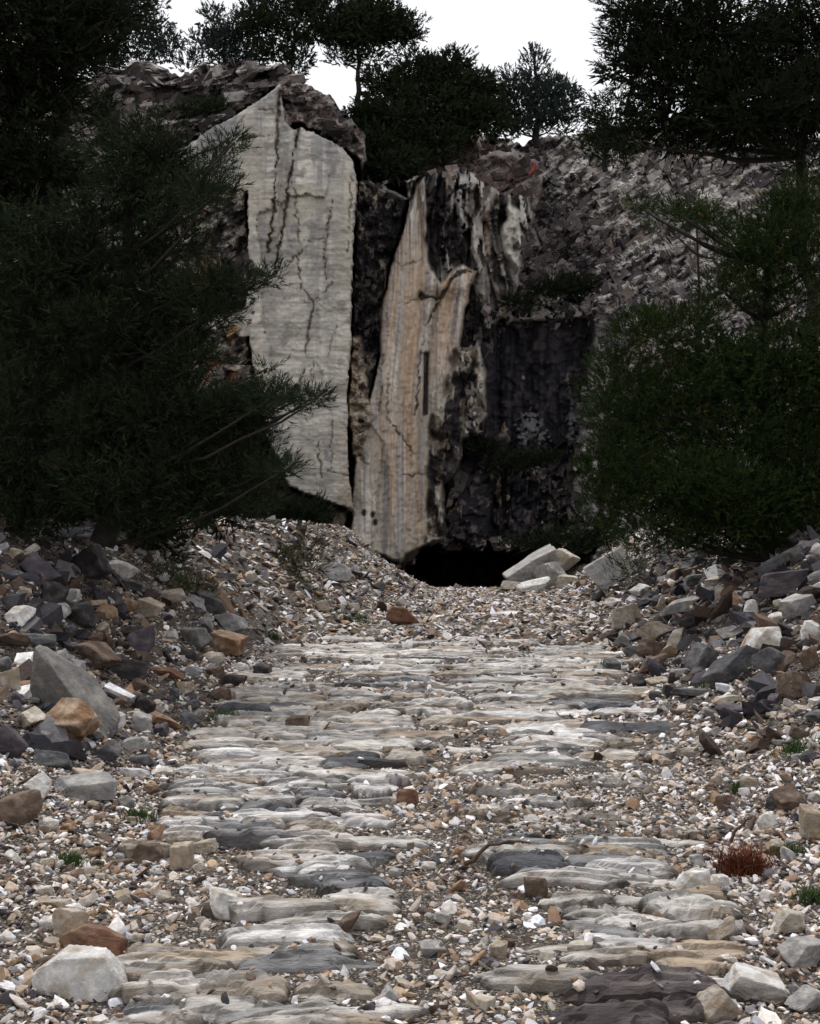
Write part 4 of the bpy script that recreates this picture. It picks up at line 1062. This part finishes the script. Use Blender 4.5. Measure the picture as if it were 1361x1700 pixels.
GREENS = dict(black=((.011,.014,.008), (.018,.023,.012), (.04,.03,.015)), deep=((.014,.020,.011), (.026,.036,.018), (.06,.042,.02)),
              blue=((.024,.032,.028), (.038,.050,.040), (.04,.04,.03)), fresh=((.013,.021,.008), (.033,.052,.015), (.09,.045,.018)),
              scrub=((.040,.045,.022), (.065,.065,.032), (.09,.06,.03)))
def pine(name, label, cat, Y, trunk_px, trunk_r, pads_px, green, dens, K, tw, nl, nw, seed, group=None, up=.5, fill=.35, limbs=True, base=None, lump=.3, limbw=.28, ang=.75, clump=.16, core=1.0, front=0, drop=.25):
    """trunk_px: pixels from foot to top at depth Y; pads_px: (px, py, rx, ry, dY)"""
    rs = np.random.RandomState(seed); k = Y/F
    tp = np.array([at(a, b, Y) for a, b in trunk_px])
    if base is not None: tp[0, 2] = base
    root = bpy.data.objects.new(name, None); COL.objects.link(root); root.location = tp[0]
    tag(root, label, cat, group)
    n = 3*len(tp); ti = np.linspace(0, len(tp)-1, n)
    tpp = np.stack([np.interp(ti, np.arange(len(tp)), tp[:, j]) for j in range(3)], -1)
    tpp[1:-1] += rs.normal(0, trunk_r*.35, (n-2, 3))
    v, f = tube(tpp - tp[0], np.linspace(trunk_r, trunk_r*.25, n), 9, seed)
    bc = np.array([.030, .024, .020])
    link('trunk', mesh_np('trunk', v, f, np.ones((len(v), 1))*bc, True, M_BARK), root)
    pads = []
    for px, py, rx, ry, dY in pads_px:
        dY = dY - front*abs(rs.normal(1, .25)); c = at(px, py, Y + dY); kk = (Y + dY)/F
        pads.append((c - tp[0], (rx*kk, max(rx*.75, ry*.9)*kk, ry*kk)))
        if limbs:
            h = c[2] - drop*abs(c[0]-tp[0, 0]) - .1
            j = int(np.argmin(np.abs(tpp[:, 2] - h)))
            cu = curve(tpp[j] - tp[0], c - tp[0], -.05, 7, rs)
            v, f = tube(cu, np.linspace(trunk_r*limbw*1.3, trunk_r*.06, 7), 5, seed)
            link('limb', mesh_np('limb', v, f, np.ones((len(v), 1))*bc, True, M_BARK), root)
    v, f, c = needles(pads, rs, dens, K, tw, nl, nw, GREENS[green], up, fill, lump, ang, clump, core)
    link('crown', mesh_np('crown', v, f, c, False, M_LEAF), root)
    return root

def pads_along(pts, n, r0, r1, rs, spread, dY=.6):
    """small clumps strung along a limb"""
    out = []
    pts = np.asarray(pts, float); t = np.linspace(0, len(pts)-1, n)
    for i, q in enumerate(t):
        x = np.interp(q, np.arange(len(pts)), pts[:, 0]); y = np.interp(q, np.arange(len(pts)), pts[:, 1])
        r = r0 + (r1-r0)*i/max(1, n-1)
        out.append((x + rs.normal(0, spread), y + rs.normal(0, spread*.5), r*rs.uniform(.8, 1.2), r*rs.uniform(.5, .8), rs.normal(0, dY)))
    return out
tr = np.random.RandomState(31)
NEAR, CLIFFT = 'pines framing the path', 'pines growing on top of the cliff'

# A: the near left pine reaching over the pale face
pa = [(60,430,130,110,.6),(225,285,80,60,.2),(270,300,80,70,0),(180,420,120,90,.4),(300,400,60,40,.1),(120,560,160,120,.6),(260,520,120,65,.2),(330,490,70,34,-.1),
      (90,720,150,120,.7),(230,690,140,90,.4),(330,710,110,66,.1),(60,820,130,80,.5),(220,800,150,84,.3),(340,810,110,66,.1),(410,790,60,40,0),(240,230,60,34,.2),(390,700,70,44,0),(320,600,70,30,.2)]
pa += pads_along([(330,470),(400,475),(448,462)], 7, 40, 20, tr, 6) + pads_along([(350,690),(430,665),(500,668),(528,665)], 9, 46, 17, tr, 6) + pads_along([(380,760),(450,775),(494,782)], 5, 40, 20, tr, 6)
pa += pads_along([(330,310),(375,250),(390,225)], 6, 42, 15, tr, 7) + pads_along([(395,660),(430,635),(450,612)], 4, 20, 13, tr, 4) + pads_along([(340,520),(390,520)], 3, 30, 20, tr, 4)
pa += pads_along([(290,350),(350,330),(385,300)], 4, 36, 20, tr, 6)
pine('pine_tree', 'near dark pine at the left with a long low branch reaching over the pale face', 'tree', 14.0,
     [(170,905),(180,700),(200,450),(225,240)], .15, pa, 'deep', 1500, 11, .15, .075, .010, 101, NEAR, up=.55, fill=.5, clump=.20, front=.5, limbw=.14)
# B: tall pine filling the upper left corner
pb = [(40,60,140,80,0),(110,40,100,60,.5),(30,190,125,90,.3),(20,300,110,90,.4),(190,10,50,30,.2),(70,130,80,50,.3),(70,280,70,40,.2),(-80,120,160,140,.5),(-60,330,120,110,.5),(60,0,160,60,.5),(190,20,60,36,.3)]
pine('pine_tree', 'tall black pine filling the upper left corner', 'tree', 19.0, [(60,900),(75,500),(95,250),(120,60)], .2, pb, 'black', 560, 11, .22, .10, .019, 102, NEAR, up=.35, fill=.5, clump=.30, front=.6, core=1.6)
# dark bushy pine between those two, low at the left edge
pine('pine_tree', 'dark bushy pine behind the left bank at the left edge', 'tree', 17.5, [(40,920),(40,700),(50,420)], .12,
     [(30,480,120,120,0),(80,640,170,130,.4),(-40,600,150,160,.4),(60,800,190,110,.2),(240,780,140,100,.5),(330,840,110,50,.5),(-60,780,120,120,0),(170,560,110,110,.6),(200,880,140,40,.3),(390,850,60,36,.5)],
     'black', 420, 10, .2, .11, .020, 103, NEAR, up=.5, fill=.5, clump=.28, front=.3)
# C: the green pine at the right
pc = [(1090,560,88,50,-.2),(1180,600,110,66,0),(1040,640,62,48,-.1),(1010,600,34,22,-.1),(1100,690,110,70,0),(1025,755,60,56,0),(985,780,30,36,0),(1110,800,130,84,.1),(1220,720,130,100,.3),(1300,620,120,100,.3),
      (1250,830,150,90,.4),(1340,800,110,120,.5),(1080,875,80,44,.1),(1190,880,130,44,.3),(1320,500,80,60,.2),(1250,480,60,40,.1),(1340,400,60,60,.2),(1280,390,50,34,.1),(1010,830,48,44,0),(1000,690,34,30,0),(1380,640,90,160,.5),
      (1150,530,60,30,-.1),(1060,540,46,26,-.2)]
pc += [(1330,335,60,44,-.2),(1290,400,60,44,-.2),(1240,440,50,40,-.1),(1350,440,60,60,-.2),(1200,480,50,34,0)]
pc += pads_along([(1300,420),(1220,370),(1130,350),(1050,345)], 10, 30, 15, tr, 9, .3) + pads_along([(1240,440),(1200,400),(1160,372)], 4, 22, 14, tr, 6, .3) + pads_along([(1330,340),(1290,330),(1240,360)], 4, 36, 20, tr, 6, .3)
pine('pine_tree', 'green rounded pine at the right with fresh green clumps facing the path', 'tree', 17.0,
     [(1275,930),(1270,700),(1262,520),(1290,330)], .13, pc, 'fresh', 1500, 10, .09, .06, .012, 104, NEAR, up=.7, fill=.4, clump=.42, front=.6)
# a thin young stem standing in front of the rough slope
pine('pine_tree', 'thin young pine with a bare stem in front of the rough slope', 'tree', 19.0, [(1160,900),(1158,600),(1156,360)], .055,
     [(1150,352,48,14,0),(1105,372,34,12,0),(1190,375,36,14,.1),(1160,335,26,12,0),(1085,345,22,9,0),(1200,430,24,12,0)], 'fresh', 800, 10, .16, .09, .010, 105, NEAR, up=.3, fill=.3, limbw=.4)
# D: tall pine in the upper right corner
pd = [(1100,40,100,60,0),(1200,60,120,80,.3),(1060,120,70,50,0),(1150,150,110,70,.2),(1260,150,110,80,.4),(1020,185,46,24,0),(1110,205,100,36,.2),(1230,215,110,34,.2),(1320,205,70,34,.3),(1330,30,90,40,.3),(1040,10,46,20,0),(1050,60,50,30,0),
      (1400,120,90,120,.5),(1335,245,50,26,-.2),(1345,160,60,50,-.5),(1340,290,40,24,-.2),(1300,100,60,40,.4),(1010,100,16,10,0),(1030,225,46,16,0)]
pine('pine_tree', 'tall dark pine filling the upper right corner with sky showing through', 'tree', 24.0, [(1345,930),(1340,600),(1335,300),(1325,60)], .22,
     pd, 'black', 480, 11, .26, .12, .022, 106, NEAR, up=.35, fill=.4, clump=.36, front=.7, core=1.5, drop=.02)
# trees on the cliff top, each with its own outline
B = dict(limbs=True)
pine('pine_tree', 'pine with a spreading crown and forked stem at the left end of the cliff top', 'tree', 66, [(192,128),(186,95),(200,60),(210,20)], .16,
     [(170,15,64,30,0),(225,30,60,32,0),(130,60,60,40,0),(150,85,50,26,0),(262,70,34,26,0),(240,95,46,18,0),(150,95,40,14,0),(200,50,60,22,0),(110,90,40,16,0)], 'blue', 180, 8, .30, .17, .065, 111, CLIFFT, clump=.5, core=.25, limbw=.2, front=.4, up=.4)
pine('pine_tree', 'wispy bluish pine left of the gnarled one on the cliff top', 'tree', 66, [(372,120),(372,80),(378,30)], .14,
     [(372,50,50,38,0),(345,75,36,30,0),(420,95,40,24,0),(310,105,30,14,0),(400,70,40,34,0),(378,95,56,22,0),(355,30,18,14,0),(395,28,16,14,0),(330,95,22,16,0)], 'blue', 132, 8, .30, .17, .065, 112, CLIFFT, clump=.5, core=.25, limbw=.2, front=.4, up=.9, lump=.45)
pine('pine_tree', 'gnarled leaning pine above the tip of the pale face with open limbs', 'tree', 64, [(482,140),(482,100),(490,70),(498,30)], .20,
     [(470,15,60,26,0),(520,22,46,22,0),(430,20,36,24,0),(440,40,34,26,0),(500,48,60,16,0),(478,85,38,26,0),(455,70,34,24,0),(490,115,26,18,0),(528,55,26,14,0),(510,0,50,18,0)], 'deep', 180, 8, .30, .17, .065, 113, CLIFFT, clump=.5, core=.25, limbw=.2, front=.4, up=.4)
pine('pine_tree', 'umbrella pine with a flat spreading crown and straight stem on the cliff top', 'tree', 64, [(598,240),(597,170),(594,110),(596,60)], .22,
     [(600,28,72,24,0),(650,52,50,17,0),(555,45,30,20,0),(620,45,80,18,0),(575,48,40,20,0),(615,62,70,12,0),(560,72,28,10,0),(610,98,40,9,0),(565,98,26,8,0),(670,62,22,9,0),(600,8,36,12,0),(640,20,30,14,0)], 'deep', 210, 8, .30, .17, .065, 114, CLIFFT, clump=.5, core=.9, limbw=.2, front=.4, up=.5, fill=.5)
pine('pine_tree', 'wide dense dark pine in the middle of the cliff top, right of the umbrella pine', 'tree', 63, [(690,290),(695,200),(705,140)], .25,
     [(700,130,64,34,0),(760,145,56,36,0),(640,150,50,36,0),(720,180,90,36,0),(650,210,76,44,0),(805,160,44,34,.5),(600,245,44,40,-.8),(650,275,56,26,-1),(720,240,50,34,-.4),(790,200,56,40,.5),(740,120,60,26,0),(570,205,34,20,0),(618,195,26,34,0),(690,215,56,30,.5),(620,245,60,34,-.5),(680,262,36,24,-.3),(590,215,34,22,0),(780,205,40,24,1.5)],
     'deep', 210, 8, .30, .17, .065, 115, CLIFFT, clump=.5, core=.9, limbw=.2, front=.4, up=.5, fill=.45)
pine('pine_tree', 'pointed bluish pine standing alone at the right of the cliff top', 'tree', 65, [(892,245),(890,180),(888,85)], .2,
     [(890,110,24,24,0),(888,140,50,28,0),(925,160,44,28,0),(860,150,24,30,0),(865,170,40,26,0),(895,195,66,30,0),(945,165,20,20,0),(850,205,40,24,0),(930,205,40,22,0),(885,90,12,12,0),(820,200,36,26,0)], 'blue', 156, 8, .30, .17, .065, 116, CLIFFT, clump=.5, core=.25, limbw=.2, front=.4, up=.8, lump=.4)
pine('pine_tree', 'low bushy pine at the foot of the upper right pine on the slope', 'tree', 60, [(1005,285),(1003,240),(1000,200)], .14,
     [(1000,232,34,24,0),(1020,255,34,18,0),(985,195,16,12,0),(1010,205,34,18,0),(1040,232,22,18,0)], 'deep', 180, 8, .30, .17, .065, 117, CLIFFT, clump=.5, core=.9, limbw=.2, front=.4, up=.4)

# bushes and scrub
def bush(label, Y, px, py, pads, green, seed, group='scrub on rock and rubble', dens=330, nl=.07, nw=.012, tw=.14, name='shrub'):
    pine(name, label, 'shrub', Y, [(px, py), (px+2, py-14)], .02*Y/15, pads, green, dens, 9, tw, nl, nw, seed, group, up=.8, limbs=False)
x0, y0, z0 = hit(285, 990)
bush('low brownish scrub with some green on the left bank by the pale rubble', y0, 285, 985, [(255,965,44,26,0),(295,972,50,24,0),(330,985,30,16,0)], 'scrub', 121, dens=700, nl=.06, nw=.008)
x0, y0, z0 = hit(490, 955)
bush('dry brown scrub on the slope under the pale face', y0, 490, 945, [(470,930,44,22,0),(510,918,40,24,0),(490,945,60,16,0)], 'scrub', 122, dens=260, nl=.10, nw=.013, tw=.2)
bush('dark bush in the undercut below the pale face', 50, 500, 880, [(500,850,44,24,0),(470,865,40,26,0),(525,858,26,14,0)], 'black', 123, dens=40, nl=.25, nw=.045, tw=.45)
x0, y0, z0 = hit(1040, 985)
bush('dry grassy shrub growing over the big mottled boulder', y0, 1045, 985, [(1045,950,28,40,0),(1060,970,30,26,0)], 'scrub', 124, dens=260, nl=.12, nw=.013, tw=.22)
bush('dark scrub hanging on the ledge above the black wall', 60.5, 930, 500, [(930,482,60,14,0),(860,505,34,8,0),(965,476,30,12,0)], 'black', 125, dens=30, nl=.3, nw=.05, tw=.4)
bush('dark ivy-like scrub low on the black wall', 60.5, 850, 790, [(850,770,46,14,0),(800,745,30,10,0),(900,765,26,12,0)], 'black', 126, dens=30, nl=.3, nw=.05, tw=.4)
bush('green bush on the brown rock cap at the left', 59, 340, 190, [(330,185,40,12,0),(372,180,26,8,0)], 'deep', 127, dens=26, nl=.26, nw=.05, tw=.4)
bush('dark round bush on the pale rock left of the cap', 58, 175, 200, [(172,178,22,22,0),(165,200,18,18,0)], 'black', 128, dens=30, nl=.26, nw=.05, tw=.4)
bush('dark scrub at the foot of the cliff right of the cave', 48, 930, 925, [(930,905,60,22,0),(985,890,50,26,0),(880,908,36,12,0)], 'black', 129, dens=34, nl=.24, nw=.045, tw=.4)

# ------------------------------------------------------------------ small things
def blades(px, py, w, h, n, cols, seed, nw=.006, lean=.5):
    rs = np.random.RandomState(seed); x, y, z = hit(px, py); k = y/F
    bx_ = rs.normal(0, w*k*.28, n); by_ = rs.normal(0, w*k*.22, n)
    zb = ground_h(x + bx_, y + by_) - z
    ln = h*k*rs.uniform(.5, 1.15, n); dx = rs.normal(0, lean, n)*ln; dy = rs.normal(0, lean, n)*ln
    a = rs.uniform(0, math.pi, n); ux, uy = np.cos(a)*nw/2, np.sin(a)*nw/2
    p = np.stack([bx_, by_, zb], -1); u = np.stack([ux, uy, 0*ux], -1)
    mid = p + np.stack([dx*.35, dy*.35, ln*.6], -1); tip = p + np.stack([dx, dy, ln*.95], -1)
    v = np.stack([p-u, p+u, mid+u*.7, mid-u*.7, tip], 1).reshape(-1, 3)
    b = np.arange(n)[:, None]*5
    f = np.concatenate([b + [0, 1, 2], b + [0, 2, 3], b + [3, 2, 4]])
    t = rs.rand(n)[:, None]; c = np.repeat(np.asarray(cols[0])*(1-t) + np.asarray(cols[1])*t, 5, 0)
    return v, f, c, (x, y, z)
GRN = ((.035,.060,.022), (.06,.095,.035))
for i, (px, py, w, h, lab) in enumerate([
    (152,1322,70,26,'grass tuft in front of the long low grey stone'), (375,1198,50,26,'grass tuft in the dark soil at the left rim of the paving'),
    (235,1362,46,22,'grass tuft on the gravel below the long low grey stone'), (118,1438,50,24,'dark grass tuft on the gravel at the far left'),
    (1305,1420,50,20,'grass tuft right of the dry red shrub'), (505,978,50,18,'grass patch on the slope crest under the pale face'),
    (598,1036,60,24,'grass patch left of the round reddish boulder'), (1228,1316,24,22,'small grass tuft alone on the right gravel'),
    (1320,1250,60,24,'grass tuft at the right edge above the dark brown rock'), (300,968,50,26,'green grass in the brownish scrub of the left bank'),
    (455,1062,24,18,'tiny grass tuft at the foot of the pale rubble tongue'), (1180,1140,60,16,'grass strip at the foot of the right bank'),
    (1010,1112,36,20,'grass by the small greenish dark stone'), (1345,1500,40,26,'grass tuft at the right edge beside the cream angular block'), (90,1040,40,16,'grass tuft above the blue-grey flat slab')]):
    v, f, c, p = blades(px, py, w, h, 170, GRN, 300+i)
    tag(link('grass_tuft', mesh_np('grass_tuft', v, f, c, False, M_LEAF), None, p), lab, 'grass', 'grass tufts among the stones')
v, f, c, p = blades(1234, 1452, 66, 48, 420, ((.075,.022,.014), (.13,.045,.026)), 350, .006, .75)
tag(link('dry_shrub', mesh_np('dry_shrub', v, f, c, False, M_LEAF), None, p), 'dry red-brown shrub on the gravel near the right edge', 'shrub')
# bare twigs
def twig(px, py, dx, dy, r, label, seed):
    rs = np.random.RandomState(seed); x, y, z = hit(px, py); k = y/F
    v, f = tube(curve((0, 0, .02), (dx*k, rs.uniform(-.1, .1), -dy*k + .02), .12, 8, rs, .25), np.linspace(r, r*.4, 8), 5)
    tag(link('twig', mesh_np('twig', v, f, np.ones((len(v), 1))*np.array([.11, .07, .045]), True, M_BARK), None, (x, y, z)), label, 'twig', 'dead twigs')
twig(1212, 1405, 30, -42, .010, 'bare twig sticking up beside the dry red shrub', 1)
twig(770, 1440, 110, -34, .012, 'pale dead twig lying on the gravel strip', 2)
twig(535, 1222, 14, -18, .012, 'short dark twig on the paving right of the dark brown block', 3)
# the red patch at the cliff top: a strip of red cloth caught on the rock
n = 9; u = np.linspace(0, 1, n); w = np.linspace(0, 1, 5); uu, ww = np.meshgrid(u, w, indexing='ij')
px = 877 + 7*ww*(1-.4*uu) + 4*np.sin(uu*3) + 5*(1-uu); py = 270 + 20*uu
cl = at(px, py, 59.0 + .15*np.sin(ww*5 + uu*4)); o0 = cl[-1, 2].copy()
M_RED = tint_mat('red_cloth', .8, 10, .2, .2, 20, .02)
v = cl.reshape(-1, 3) - o0
f = grid_faces(n, 5); nvx = len(v)
v2 = np.concatenate([v, v + [0, .03, 0]]); f2 = np.concatenate([f, f[:, ::-1] + nvx])
tag(link('cloth', mesh_np('cloth', v2, f2, np.ones((len(v2), 1))*np.array([.26, .04, .032]), True, M_RED), None, o0), 'small red cloth strip caught on the dark rock at the cliff top', 'cloth')
